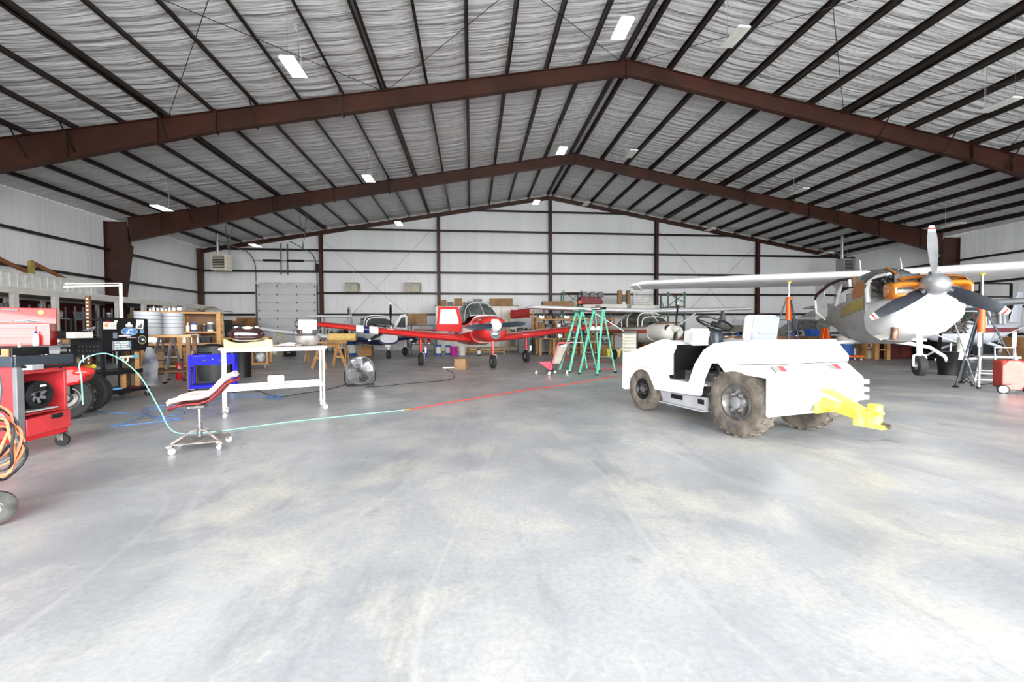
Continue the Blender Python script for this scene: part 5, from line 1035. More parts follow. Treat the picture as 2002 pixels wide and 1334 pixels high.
def fill(a, b, z, hmax, place, seed, kinds, dens=.92, dep=.3, grp=None, k0=0):
    rnd = random.Random(seed); a = Vector(a); b = Vector(b); L = (b-a).length; u = (b-a)/L; n = Vector((-u.y, u.x, 0)); rz_ = math.atan2(u.y, u.x); x = .05; k = k0
    while x < L-.1 and k < 15:
        kind, colr = rnd.choice(kinds); h = hmax*rnd.uniform(.45, .95); w_ = {'bottle': min(.1, h*.45), 'can': min(.16, h*.7), 'carton': rnd.uniform(.25, .5), 'bin': rnd.uniform(.25, .42), 'bucket': min(.3, h), 'roll': rnd.uniform(.3, .5), 'engine_part': rnd.uniform(.3, .5)}[kind]
        w_ = max(w_, L/15)
        if kind in ('bottle', 'can'): w_ = min(w_, .17)
        d = w_ if kind in ('bottle', 'can', 'bucket') else min(dep, w_*1.1)
        if kind == 'roll': d = h = min(h, .25)
        if x+w_ > L: break
        p = a+u*(x+w_/2)+n*(dep/2+.02); item(kind, colr, (p.x, p.y, z), (w_, d, h), f'{colr} {kind.replace("_", " ")}, {ORD[k]} from left, {place}', rz_, grp); x += w_/dens+.015; k += 1
def rack(name, lab, a, b, dep, zs, H, pm, sm, npost=2, cat='shelf', th=.04, pw=.07, back=None, x_=False):
    a = Vector(a); b = Vector(b); L = (b-a).length; rz_ = math.atan2(b.y-a.y, b.x-a.x); t = thing(name, lab, cat, (a.x, a.y, 0), rz_)
    for i in range(npost):
        x = L*i/(npost-1)
        for y in (0, dep): MB().box((x, y, H/2), (pw, pw, H)).build('post', pm, t)
        if x_: MB().bar((x, 0, H*.55), (x, dep, H*.9), .03, .03).build('brace', pm, t); MB().bar((x, 0, H*.5), (x, dep, H*.2), .03, .03).build('brace', pm, t)
    for z in zs: MB().box((L/2, dep/2, z-th/2), (L+pw*.6, dep+pw*.6, th)).build('shelf_board', sm, t)
    if back: MB().box((L/2, dep+.03, H/2), (L, .02, H)).build('back_panel', back, t)
    return t
# lean-to storage room along the left wall
XS = -14.0
def YS(px): return AX(px, 600, XS).y
ZB0, ZB1 = 2.45, 2.65
Ys0, Ys1 = 7.5, YS(424)
ls = sroot('wall_storage'); BEAMW = mat('beam_grey', (.55, .54, .50), .5, 0, .08, 3)
MB().box((XS-.05, (Ys0+Ys1)/2, (ZB0+ZB1)/2), (.2, Ys1-Ys0, ZB1-ZB0)).build('fascia_beam', BEAMW, ls, smooth=False)
MB().box(((XS+X0)/2, (Ys0+Ys1)/2, ZB1+.0), (XS-X0, Ys1-Ys0, .06)).build('roof_deck', DIRTYW, ls, smooth=False)
MB().box((X0+.35, (Ys0+Ys1)/2, 1.25), (.1, Ys1-Ys0, 2.5)).build('back_panel', DKRED, ls, smooth=False)
Yp = YS(190); m = MB(); m.box((XS-.02, (Ys0+Yp)/2, 2.88), (.03, Yp-Ys0, .46))
y = Ys0
while y < Yp: m.box((XS+.003, y, 2.88), (.02, .06, .42)); y += .23
m.build('siding_parapet', mat('siding', (.60, .60, .58), .5), ls, smooth=False); MB().box((XS, (Ys0+Yp)/2, 3.1), (.1, Yp-Ys0, .05)).build('parapet_cap', BEAMW, ls, smooth=False)
for px in (28, 108, 230, 281, 323, 361, 419): MB().box((XS, YS(px), ZB0/2), (.14, .14, ZB0)).build('post', BEAMW, ls, smooth=False)
for px in (12, 84, 190, 258, 300, 345): MB().box((X0+1.4, AX(px, 600, X0+1.4).y, ZB0/2), (.1, .1, ZB0)).build('rear_post', BEAMW, ls, smooth=False)
for px, nm in ((8, 'leftmost, cut by the picture edge'), (80, 'standing left of the steel column')):
    y = YS(px); t = thing('timber_brace', f'rough timber post with sloping brace on the storage roof, {nm}', 'timber', (XS-.25, y, 3.125)); MB().box((0, 0, .22), (.10, .12, .44)).build('post', mat('olive_timber', (.30, .22, .05), .7, 0, .2), t); MB().bar((0, 0, .42), (-.3, 1.5, .03), .05, .12).build('brace', mat('rust_timber', (.26, .09, .03), .7, 0, .2), t)
CL = [('carton', 'brown'), ('engine_part', 'dark'), ('bin', 'black'), ('engine_part', 'silver'), ('can', 'white'), ('bin', 'grey'), ('engine_part', 'black')]
for i, (pa, pb) in enumerate(((31, 105), (112, 172), (178, 226), (233, 278), (284, 320), (326, 358), (364, 416))):
    ya, yb = YS(pa), YS(pb); nm = ['first', 'second', 'third', 'fourth', 'fifth', 'sixth', 'seventh'][i]
    rk = rack('metal_rack', f'grey metal shelf rack in the {nm} bay of the storage room', (XS-.35, yb-.1, 0), (XS-.35, ya+.1, 0), -.6, (.5, 1.15, 1.75), 2.2, GREY, LGREY, th=.025, pw=.04)
    for j, z in enumerate((.5, 1.15, 1.75)):
        if z < .6 and i < 3: continue
        fill((XS-.95, yb-.15, 0), (XS-.95, ya+.15, 0), z, .48, f'the {["low", "middle", "top"][j]} rack shelf in the {nm} storage bay', i*7+j, CL, dep=.4)
# perforated brown upright and tubes
p = PD(174, 9.4); t = thing('perforated_post', 'brown upright post with a row of pale holes behind the black cart', 'post', (p.x, p.y, 0)); MB().box((0, 0, 1.02), (.09, .05, 2.04)).build('upright', mat('post_rust', (.16, .07, .03), .6), t)
m = MB()
for k in range(22): m.box((.0, -.026, .2+.085*k), (.04, .006, .04))
m.build('hole_row', PAPER, t, kind='stuff')
p = PD(140, 8.9); t = thing('tube_frame', 'welded grey tube frame leaning beside the perforated post', 'frame', (p.x, p.y, 0)); m = MB()
for a, b in (((-.2, 0, 1.1), (.38, .1, 1.35)), ((0, 0, 1.12), (.38, .1, 1.35)), ((.2, 0, .95), (.38, .1, 1.35)), ((-.2, 0, 1.1), (.2, 0, .95)), ((.2, 0, .95), (.25, 0, 0)), ((-.2, 0, 1.1), (-.25, 0, 0))): m.cyl(a, b, .012, n=6)
m.build('tubes', ALU, t)
p = PD(128, 8.0); rack('low_bench', 'low grey work bench behind the red cart with cluttered top', PD(120, 8.6), PD(200, 9.4), .6, (.45, 1.0), 1.0, GREY, mat('green_grey', (.22, .27, .20), .6))
fill(PD(122, 8.62), PD(198, 9.38), 1.0, .22, 'the cluttered grey bench behind the red cart', 77, [('engine_part', 'silver'), ('bin', 'white'), ('can', 'grey'), ('engine_part', 'dark'), ('carton', 'brown')], dep=.45)
# pine shelf unit with bottles
D1 = 12.4; a, b = PD(268, 12.0), PD(428, D1+.5); zt = ZP(606, D1); z2_ = ZP(645, D1); z3_ = ZP(668, D1)
rack('pine_shelving', 'long pine shelf unit full of blue and white bottles beside the storage room', a, b, .55, (.25, z3_, z2_, zt), zt, WOOD, WOOD, npost=3, pw=.11, th=.06, back=WOODD)
BT = [('bottle', 'blue'), ('bottle', 'white'), ('can', 'blue'), ('bottle', 'grey'), ('can', 'white'), ('bottle', 'dark'), ('can', 'red')]
mid_ = (a+b)/2; q1, q3 = a.lerp(b, .04), a.lerp(b, .96)
for j, (s, e, z, nm) in enumerate(((a.lerp(b, .04), a.lerp(b, .26), z2_, 'left part of the upper pine shelf'), (a.lerp(b, .26), a.lerp(b, .48), z2_, 'left centre of the upper pine shelf'), (a.lerp(b, .54), a.lerp(b, .75), z2_, 'right centre of the upper pine shelf'), (a.lerp(b, .75), a.lerp(b, .96), z2_, 'right end of the upper pine shelf'))):
    fill(s, e, z, .34, nm, 100+j, BT, dep=.2)
fill(q1, mid_, z3_, .3, 'left half of the middle pine shelf', 111, CL+[('carton', 'white')], dep=.4); fill(mid_, q3, z3_, .3, 'right half of the middle pine shelf', 112, CL+[('carton', 'white'), ('carton', 'brown')], dep=.4)
fill(q1, mid_, .25, .5, 'left half of the lowest pine shelf', 113, [('carton', 'brown'), ('bin', 'grey'), ('carton', 'brown'), ('roll', 'tan')], dep=.4); fill(mid_, q3, .25, .5, 'right half of the lowest pine shelf', 114, [('carton', 'brown'), ('bin', 'dark'), ('carton', 'tan')], dep=.4)
fill(a.lerp(b, .1), a.lerp(b, .55), zt, .2, 'left top of the pine shelf unit', 115, [('can', 'yellow'), ('can', 'silver'), ('bottle', 'white'), ('can', 'dark')], dep=.2)
m = MB(); random.seed(31); m.loft([[(-.65+1.3*i/12, -.18+.36*j/6, .01+.13*math.exp(-((i-7)/2.2)**2)+random.uniform(0, .03)) for j in range(7)] for i in range(13)], cap=False, closed=False); c = a.lerp(b, .78); tag(m.build('white_sheeting', PAPER, None, loc=(c.x, c.y+.28, zt), rz=math.atan2((b-a).y, (b-a).x)), 'heap of white cloth on the right top of the pine shelf unit', 'cloth')
# black and grey things by the left rear corner
for k, (px, dep, w_, h, mm, nm, lab, ct) in enumerate([
    (452, 24, 1.5, 1.9, WOODD, 'plywood_sheet', 'brown plywood sheets leaning on the end wall left of the big door', 'plywood'),
    (484, 24.5, 1.0, 2.1, WOODD, 'plywood_sheet', 'second brown plywood stack leaning just left of the big door', 'plywood'),
    (433, 16, .6, 1.7, BLACK, 'steel_locker', 'black steel locker at the right end of the pine shelving', 'locker'),
    (455, 17, .7, 1.55, SLATE, 'steel_locker', 'dark blue grey locker beside the black one behind the motorcycle tank', 'locker')]):
    p = PD(px, dep); t = thing(nm, lab, ct, (p.x, p.y, 0)); MB().box((0, 0, h/2), (w_, .4, h)).build('body', mm, t, bev=.01)
    for s in (-1, 1): MB().box((s*w_*.25, -.21, h/2), (w_*.46, .015, h*.92)).build('sheet_face' if mm is WOODD else 'door', mm, t)
    if mm is not WOODD: MB().box((.05, -.225, h*.55), (.02, .02, .15)).build('handle', CHROME, t)
p = PD(437, 14.5); t = thing('white_pole', 'slim white pole standing right of the pine shelving', 'pole', (p.x, p.y, 0)); MB().cyl((0, 0, 0), (0, 0, 1.62), .022, n=10).build('pole', WHITE, t); MB().cyl((0, 0, 0), (0, 0, .03), .16, n=16).build('base', GREY, t)
p = PD(546, 22); t = thing('yellow_hand_truck', 'thin yellow tube frame standing in front of the big door', 'hand truck', (p.x, p.y, 0)); m = MB()
for x in (-.17, .17): m.cyl((x, 0, 0), (x, 0, 1.15), .02, n=6)
for z in (.5, .8, 1.1): m.cyl((-.17, 0, z), (.17, 0, z), .015, n=6)
m.build('frame', YEL, t); MB().box((0, -.12, .02), (.36, .24, .02)).build('toe_plate', YEL, t)
# beige fairing and black case under the blue wing
a = G(532, 697); t = thing('wing_fairing', 'long pale curved wheel fairing propped on a black case behind the table', 'fairing', (a.x+.1, a.y, 0), R(8)); MB().tube([(-.0, 0, .14), (.15, 0, .38), (.8, 0, .52), (2.3, 0, .70)], [.14, .10, .055, .03], 12).build('shell', CREAM, t); 
a = G(561, 698); t = thing('black_tool_case', 'small black tool case on the floor behind the rolling table', 'case', (a.x, a.y+.35, 0)); MB().box((0, 0, .2), (.50, .3, .38)).build('case', BLACK, t, bev=.02); MB().box((0, -.16, .2), (.18, .01, .05)).build('badge', LGREY, t); MB().tube([(-.1, 0, .39), (-.08, 0, .45), (.08, 0, .45), (.1, 0, .39)], .012, 6).build('handle', BLACK, t)
# shelving on the left part of the end wall
a, b = PD(640, 26.3), PD(700, 26.3); rack('grey_rack', 'open grey rack left of the blue tailed aeroplane', a, b, .7, (.5, 1.1, 1.65), 1.7, GREY, LGREY); fill(a, b, 1.1, .45, 'the middle of the open grey rack', 120, CL, dep=.5); fill(a, b, .5, .4, 'the low shelf of the open grey rack', 121, CL, dep=.5)
za = ZP(618, 23); a = PD(600, 22.4); b = PD(688, 23.2); t = thing('stored_wing', 'spare white aeroplane wing lying flat on stands before the end wall', 'wing', (a.x, a.y, 0), math.atan2((b-a).y, (b-a).x)); L = (b-a).length
m = MB(); m.loft([[(x, -.5+q_[0]*1.1, za+q_[1]*1.1) for q_ in AF] for x in (0, .15, L)]); m.build('wing_panel', W2, t)
for x in (L*.35, L*.95): MB().box((x, 0, za/2-.03), (.12, .6, za-.06)).build('stand', LGREY, t)
# right of the blue aeroplane: carton on bench
a, b = PD(797, 22.5), PD(848, 22.5); rack('grey_bench', 'grey bench with a sloping cover and clutter behind the open white aircraft door', a, b, .8, (.55, ZP(634, 22.5)), ZP(634, 22.5), GREY, GREY); fill(a, b, .55, .6, 'the bench shelf behind the open white door', 130, [('engine_part', 'red'), ('bin', 'green'), ('engine_part', 'orange'), ('bin', 'red'), ('engine_part', 'dark')], dep=.5)
p = PD(815, 22.8); item('carton', 'brown', (p.x, p.y+.3, ZP(634, 22.5)), (1.0, .3, .62), 'large flat brown carton standing on the bench right of the white door')
# white cabin with cartons on its roof
a, b = PD(852, 25.3), PD(1012, 25.8); hb_ = ZP(597, 25.5); t = thing('white_store', 'white boxy storage room behind the red aeroplane with cartons along its roof', 'storeroom', (a.x, a.y, 0), math.atan2((b-a).y, (b-a).x)); L = (b-a).length
MB().box((L/2, .9, hb_/2), (L, 1.8, hb_-.06)).build('wall_panel', PAPER, t); MB().box((L/2, .9, hb_-.02), (L+.1, 1.9, .04)).build('roof_board', WOODD, t)
for k in range(1, 5): MB().box((L*k/5, -.005, hb_/2), (.03, .012, hb_-.1)).build('joint_strip', LGREY, t)
def onS(x): c = a+(b-a).normalized()*x; return (c.x, c.y+.35, hb_)
for k, (px0, px1, h, kn, cl) in enumerate(((862, 872, .35, 'carton', 'brown'), (874, 885, .22, 'bin', 'grey'), (888, 904, .45, 'carton', 'brown'), (905, 914, .22, 'carton', 'tan'), (916, 923, .3, 'carton', 'red'), (925, 943, .42, 'carton', 'grey'), (946, 956, .2, 'engine_part', 'dark'), (958, 1004, .45, 'carton', 'brown'))):
    x0 = (PD(px0, 25.4)-a).length; x1 = (PD(px1, 25.4)-a).length; c = onS((x0+x1)/2); item(kn, cl, c, (x1-x0, .4, h), f'{cl} {kn.replace("_", " ")}, {ORD[k]} from the left on the white storage room roof')
# pine frames, red cloth, shelving
a, b = PD(995, 23.8), PD(1042, 23.8); rack('pine_stand', 'pine stand draped with a dark red cloth right of the red propeller', a, b, .7, (.4, 1.15, ZP(612, 23.8)), ZP(607, 23.8), WOOD, WOOD, pw=.09); t = PD(1018, 23.5); o = MB().loft([[(x, 0+.02*math.sin(9*x), z+.03*math.sin(5*x)) for x in [-.55+1.1*k/12 for k in range(13)]] for z in (.0, .25, .5)], cap=False, closed=False).build('red_cloth', mat('cloth_red', (.30, .02, .02), .9, 0, .2), None, loc=(t.x, PD(1018, 23.8).y-.062, ZP(622, 23.5))); o.modifiers.new('s', 'SOLIDIFY').thickness = .03; tag(o, 'dark red cloth hanging over the front of the pine stand', 'cloth')
fill(a, b, 1.15, .5, 'the middle of the pine stand by the red cloth', 140, [('engine_part', 'black'), ('carton', 'white'), ('bin', 'dark')], dep=.5); fill(a, b, .4, .5, 'the low shelf of the pine stand', 141, [('carton', 'brown'), ('bin', 'white'), ('bin', 'grey')], dep=.5)
a, b = PD(1050, 23.5), PD(1200, 24.0); zz = (.3, ZP(642, 24), ZP(624, 24)); rack('pine_shelving', 'long pine shelving full of grey parts behind the green ladders', a, b, .8, zz, ZP(620, 24), WOOD, WOOD, npost=5, pw=.1, th=.09)
for j, z in enumerate(zz):
    for i in range(2): fill(a.lerp(b, i*.5+.01), a.lerp(b, i*.5+.49), z, [.7, .45, .3][j], f'the {["bottom", "middle", "top"][j]} {["left", "right"][i]} pine shelf behind the ladders', 150+j*2+i, [('engine_part', 'dark'), ('engine_part', 'silver'), ('bin', 'grey'), ('carton', 'brown'), ('can', 'white'), ('bin', 'dark')], dep=.5)
for k, (px, py, w_, mm) in enumerate(((1024, 691, .62, SLATE), (1052, 689, .6, SLATE), (1072, 689, .55, GREY))):
    p = PD(px, 22.4+.3*k); h = 1.28; t = thing('tool_cabinet', ['blue grey drawer cabinet nearest the red nose wheel', 'blue grey drawer cabinet in the middle behind the right main wheel', 'grey drawer cabinet, right one behind the right main wheel'][k], 'cabinet', (p.x, p.y, 0)); MB().box((0, 0, h/2+.04), (w_, .5, h-.08)).build('carcass', mm, t)
    for j in range(7): MB().box((0, -.255, .16+.165*j), (w_*.92, .02, .15)).build('drawer', mm, t, bev=.004)
a, b = PD(1056, 21.2), PD(1136, 21.6); rack('work_table', 'pine work table on stout legs behind the red creeper', a, b, .8, (.86,), .86, WOOD, WOOD, npost=4, cat='table', pw=.13)
for i in range(5): p = PD(1066+14*i, 21.7); item(['engine_part', 'bin', 'engine_part', 'carton', 'engine_part'][i], ['dark', 'black', 'silver', 'brown', 'dark'][i], (p.x, p.y, .86), (.3, .3, .3), f'{["dark", "black", "silver", "brown", "dark grey"][i]} item, {ORD[i]} from the left on the pine work table')
# green pallet racks
for k, (p0_, p1_, dp, tp, bt) in enumerate(((1102, 1136, 26.1, 569, 612), (1306, 1338, 24.2, 572, 612))):
    a, b = PD(p0_, dp), PD(p1_, dp); t = rack('pallet_rack', ['tall green steel pallet rack above the ladders', 'tall green steel pallet rack left of the far propeller'][k], a, b, 1.2, (1.7, ZP(600, dp), ZP(tp+3, dp)), ZP(tp, dp), TEAL, WOODD, pw=.08, x_=True)
    zb_ = ZP(600, dp); L = (b-a).length
    MB().bar((0, 0, zb_), (L, 0, ZP(tp, dp)-.1), .04, .04).build('brace', TEAL, t); MB().bar((0, 0, ZP(tp, dp)-.1), (L, 0, zb_+.2), .04, .04).build('brace', TEAL, t)
p = PD(1092, 25.1); item('carton', 'brown', (p.x, p.y+.3, ZP(603, 25.2)), (1.9, .5, .42), 'long brown carton lying at the foot of the left green rack')
p = PD(1072, 25.1); item('roll', 'brown', (p.x-.2, p.y+.3, ZP(603, 25.2)), (.3, .3, .3), 'brown paper roll left of the long carton by the green rack')
a, b = PD(1064, 25.2), PD(1140, 25.2); rack('high_shelf', 'high timber shelf carrying the long carton beneath the left green rack', a, b, .65, (ZP(603, 25.2),), ZP(603, 25.2), WOODD, WOODD)
# red tank rack and long white panel
a, b = PD(1142, 25.6), PD(1298, 25.6); zw = ZP(612, 25.6); L = (b-a).length; t = rack('timber_gantry', 'timber gantry holding long white panels above the parked aeroplane', a, b, 1.0, (zw,), zw, WOODD, WOODD, npost=4)
for k, (x0, x1, h, lab) in enumerate(((0, .56, .52, 'long white boxed wing section, left one on the timber gantry'), (.60, .98, .45, 'white boxed wing section, right one on the timber gantry'))):
    c = a.lerp(b, (x0+x1)/2); q = thing('wing_section', lab, 'panel', (c.x, c.y+.35, zw), math.atan2((b-a).y, (b-a).x)); MB().box((0, 0, h/2), (L*(x1-x0), .5, h)).build('panel', PAPER, q, bev=.03); MB().box((L*(x1-x0)*.49, 0, h/2), (.06, .54, h*1.02)).build('end_cap', LGREY, q)
zt_ = zw+.52; p = PD(1158, 25.7); q = thing('red_tank_rack', 'dark red sloping tank with three grey bins on top of the white panel', 'tank', (p.x, p.y+.2, zt_)); MB().prism([(-.75, .0), (.62, 0), (.72, .12), (.55, .42), (-.75, .48)], 'y', -.2, .2).build('tank', mat('tank_red', (.20, .012, .015), .5), q, bev=.03)
for k in range(3): MB().prism([(-.62+.5*k, .46), (-.26+.5*k, .45), (-.3+.5*k, .78), (-.58+.5*k, .78)], 'y', -.16, .16).build('grey_hopper', GREY, q)
MB().box((-.78, -.1, .12), (.22, .3, .22)).build('orange_block', ORANGE, q, bev=.02)
for px, w_, h, cl, lab in ((1214, .22, .85, 'brown', 'upright brown carton left of the white roll on the gantry'), (1231, .18, .85, 'brown', 'upright brown carton right of the white roll on the gantry'), (1222, .26, .75, 'white', 'white roll of sheeting between two upright cartons on the gantry')):
    p = PD(px, 25.7); item('carton' if cl == 'brown' else 'can', cl, (p.x, p.y+.25, zw+.52), (w_, .25, h), lab)
p = PD(1260, 25.8); t = thing('louvre_panel', 'stack of white louvred panels beside the right green rack', 'louvre', (p.x, p.y+.2, zw+.46)); 
for k in range(5): MB().box((0, 0, .12+.15*k), (1.15, .04, .11), rot=(R(18), 0, 0)).build('slat', DIRTYW, t)
for s in (-1, 1): MB().box((s*.6, 0, .4), (.05, .08, .8)).build('stile', DIRTYW, t)
# floor row in front of the end wall
for k, (kn, cl, px, dep, w_, h, lab) in enumerate([('bottle', 'blue', 830, 20.5, .24, .42, 'pale blue water jug on the floor left of the red left wheel'), ('can', 'blue', 857, 21.5, .3, .55, 'dark blue drum just right of the red left wheel'), ('can', 'blue', 876, 22, .28, .5, 'second dark blue drum beside the magenta bucket'), ('bucket', 'white', 903, 21.5, .42, .48, 'white bucket with bail right of the magenta bucket'), ('can', 'dark', 936, 20.8, .2, .38, 'small dark blue can under the red fuselage'), ('can', 'blue', 686, 21.5, .5, .72, 'blue drum under the blue wing behind the yellow roll'), ('carton', 'tan', 716, 21.5, .6, .5, 'tan box under the blue and white aeroplane'), ('carton', 'white', 702, 22.2, .5, .5, 'white box beside the blue drum under the blue wing'), ('carton', 'brown', 1180, 20.5, .6, .55, 'brown carton on the floor behind the right green ladder'), ('bin', 'yellow', 1196, 19.8, .7, .35, 'yellow tub on the floor left of the beige chest')]):
    p = PD(px, dep); item(kn, cl, (p.x, p.y, 0), (w_, w_*.8 if kn == 'carton' else w_, h), lab)
CM['magenta'] = MAG; p = PD(887, 21.4); item('bucket', 'magenta', (p.x, p.y, 0), (.4, .4, .46), 'bright magenta bucket on the floor under the red wing')
a, b = PD(912, 22.6), PD(985, 22.6); rack('low_pallet', 'low pine pallet trolley behind the red nose wheel', a, b, .8, (.16, .34), .36, WOOD, WOOD, npost=4, cat='trolley', th=.05)
# red creeper trolley
rcp = [G(1050, 731), G(1112, 732)]; c = (rcp[0]+rcp[1])/2; t = thing('folding_creeper', 'red padded folding mechanic creeper standing upright on casters', 'creeper', (c.x, c.y, 0), R(-8))
m = MB(); m.bar((-.45, 0, .10), (.42, .1, .10), .03, .03); m.bar((-.1, -.25, .10), (.1, .3, .10), .03, .03); m.build('base_frame', BLACK, t)
for x, y in ((-.45, 0), (.42, .1), (-.1, -.25), (.1, .3)): caster(t, x, y, .035, .025, .09, rz=x, wm=PAPER, fm=ALU)
MB().prism([(-.40, .34), (-.05, .36), (-.02, .12), (-.10, .12)], 'y', -.02, .02).build('seat_pad', mat('creeper_red', (.50, .03, .06), .5), t); m = MB()
m.bar((-.08, -.10, .12), (.16, -.06, .88), .045, .03); m.bar((.16, -.06, .88), (.48, 0, .88), .045, .04); m.build('red_rail', mat('creeper_red', (.50, .03, .06)), t); MB().bar((.46, .05, .84), (.14, .05, .12), .03, .04).build('black_rail', BLACK, t)
MB().prism([(-.02, .30), (.16, .80), (.40, .80), (.20, .30)], 'y', -.02, .01).build('panel', mat('panel_olive', (.25, .22, .18), .5, 0, .2), t); MB().box((.30, -.035, .80), (.16, .03, .05), rot=(0, -.3, 0)).build('tool_tray', PAPER, t)
# green step ladders
def gl_(nm, lab, pA, pB, H, rz, top=True):
    t = stepl(nm, lab, (pA.x, pA.y, 0), rz, H, .58, .30, GREENF, ALU, 6, .52)
    MB().box((0, .02, H+.02), (.36, .22, .07)).build('top_cap', TEAL if not top else BLACK, t, bev=.01)
    m = MB()
    for k in range(9): m.box((-.13+.03*k, -.095, H+.02), (.018, .006, .028))
    m.build('cap_lettering', PAPER, t); return t
c1_ = (G(1135, 731)+G(1165, 733))/2; rzl = R(-38)
v1 = PD(1178, 11.9); t = gl_('green_step_ladder', 'open green fibreglass step ladder, right one with black top cap', Vector((v1.x-.12, v1.y, 0)), None, 1.83, R(-50))
v2 = PD(1132, 12.6); t2 = gl_('green_step_ladder', 'open green fibreglass step ladder, left one seen edge on', Vector((v2.x, v2.y, 0)), None, 1.80, R(-72), False)
lt = t.location; c_, s_ = math.cos(R(-50)), math.sin(R(-50))
for k, (x, z) in enumerate(((-.09, 1.22), (.10, 1.22))):
    y = -.52*(1-4/6)+.02; q = thing('hard_hat', ['white hard hat, left one on a ladder step', 'white hard hat, right one on a ladder step'][k], 'hard hat', (lt.x+c_*x-s_*y, lt.y+s_*x+c_*y, z+.012)); MB().ell((0, 0, 0), (.085, .11, .12), 18, 8, 0, 1).build('shell', PAPER, q); MB().lathe([(.09, 0), (.115, .0), (.11, .012)], (0, -.01, 0), (0, 0, 1), 18).build('brim', PAPER, q)
# beige and black tool chest by the ladders
p = PD(1232, 15.5); h = ZP(648, 15.5)-.0; t = thing('rolling_tool_chest', 'rolling tool chest with beige drawer front and black side, left of the tractor nose', 'tool chest', (p.x, p.y, 0), R(-28)); MB().box((0, 0, h/2+.06), (.52, .48, h-.12)).build('carcass', SLATE, t)
for j in range(8): MB().box((0, -.25, .17+.125*j), (.48, .02, .115)).build('drawer', CREAM, t, bev=.003); MB().box((0, -.263, .2+.125*j), (.40, .01, .012)).build('drawer_pull', BLACK, t)
for j in range(6): MB().box((-.265, 0, .25+.15*j), (.01, .4, .1)).build('side_vent', BLACK, t)
for x in (-.2, .2):
    for y in (-.18, .18): caster(t, x, y, .04, .03, .1, rz=x, wm=RUB)
# hanging canvas baskets
for k, (px, py, w_, h) in enumerate(((690, 554, .75, .55), (807, 554, 1.05, .58))):
    p = AY(px, py, YB-.75); t = thing('hanging_basket', ['small canvas basket hanging on the end wall, left one', 'wider canvas basket hanging on the end wall, right one'][k], 'basket', (p.x, p.y, p.z-h-.02)); m = MB(); m.loft([[(x*w_/2*a_, y*.3*a_, z) for x, y in ((-1, -1), (1, -1), (1, 1), (-1, 1))] for a_, z in ((.86, 0), (1, h), (.95, h), (.82, .04))]); m.build('canvas', mat('canvas', (.50, .46, .38), .8, 0, .2, 3), t); MB().box((0, -.3, h), (w_*1.03, .03, .06)).build('rim', GREY, t)
    m = MB(); 
    for s in (-1, 1): m.cyl((s*w_*.48, -.28, h), (0, 0, h+.6), .01, n=4); m.cyl((s*w_*.3, -.31, h*.9), (0, -.32, .2), .03, n=4)
    m.cyl((0, 0, h+.6), (0, .5, h+1.05), .01, n=4); m.build('sling', DIRTYW, t)
# heaters
for k, (px, py, Y, s) in enumerate(((433, 514, 26.2, 1.0), (1652, 520, 25.0, .9))):
    p = AY(px, py, Y); t = thing('unit_heater', ['cream unit heater with louvred grille hung in the left rear corner', 'grey unit heater hung high in the right rear corner'][k], 'heater', (p.x, p.y, p.z)); MB().box((0, 0, 0), (.85*s, .6, .95*s)).build('casing', [CREAM, LGREY][k], t, bev=.02); MB().box((0, -.302, 0), (.64*s, .01, .70*s)).build('grille_recess', BLACK, t)
    for j in range(7): MB().box((0, -.31, (-.28+.093*j)*s), (.62*s, .03, .03), rot=(R(30), 0, 0)).build('louvre', [CREAM, LGREY][k], t)
    MB().cyl((-.2, 0, .45*s), (-.2, 0, zr(p.x)-p.z), .09, n=12).build('flue', ALU, t)
    for a_ in (.3, .38): MB().cyl((a_, .2, .45*s), (a_, .2, zr(p.x)-p.z), .01, n=5).build('hanger_rod', GREY, t)
for px, py in ((592, 470), (446, 470)):       # door track hangers
    p = AY(px, py, YB-3.8); MB().bar((p.x-.15, p.y, zr(p.x)), (p.x, p.y, p.z-.55), .03, .03).build('track_hanger', GREY, dr); MB().bar((p.x+.25, p.y, zr(p.x)), (p.x, p.y, p.z-.55), .03, .03).build('track_hanger', GREY, dr)
# right background: shelf behind tractor seat and under the orange aeroplane
a, b = PD(1395, 17.5), PD(1640, 18.5); zz = ZP(660, 18); rack('long_counter', 'long brown counter behind the tractor seat under the stored parts', a, b, .8, (.35, zz), zz, WOODD, WOODD, npost=6, th=.12, cat='counter')
for i in range(5): fill(a.lerp(b, i*.2+.005), a.lerp(b, i*.2+.195), zz, .34, f'stretch {["one", "two", "three", "four", "five"][i]} of the long brown counter', 170+i, [('bottle', 'white'), ('engine_part', 'silver'), ('can', 'white'), ('engine_part', 'dark'), ('bin', 'white'), ('can', 'orange'), ('bottle', 'blue')], dep=.5)
p = PD(1581, 17.8); item('bin', 'blue', (p.x, p.y-.2, zz), (.5, .4, .3), 'bright blue basin on the long brown counter beside the orange jack stands')
for k, (px, s) in enumerate(((1602, -.12), (1614, .0), (1630, .3))):
    p = PD(px, 16.8); t = thing('jack_stand', ['orange folding stand, left of the three under the orange aeroplane tail', 'orange folding stand, middle of the three under the tail', 'orange folding stand leaning right, rightmost of the three'][k], 'stand', (p.x, p.y, 0)); MB().bar((0, 0, 0), (-s*1.2, 0, 1.28), .16, .06).build('leg', ORANGE, t); MB().bar((.12, .3, 0), (-s*1.2+.05, .03, 1.28), .08, .05).build('leg', ORANGE, t); MB().box((0, 0, .01), (.3, .3, .02)).build('foot', ORANGE, t)
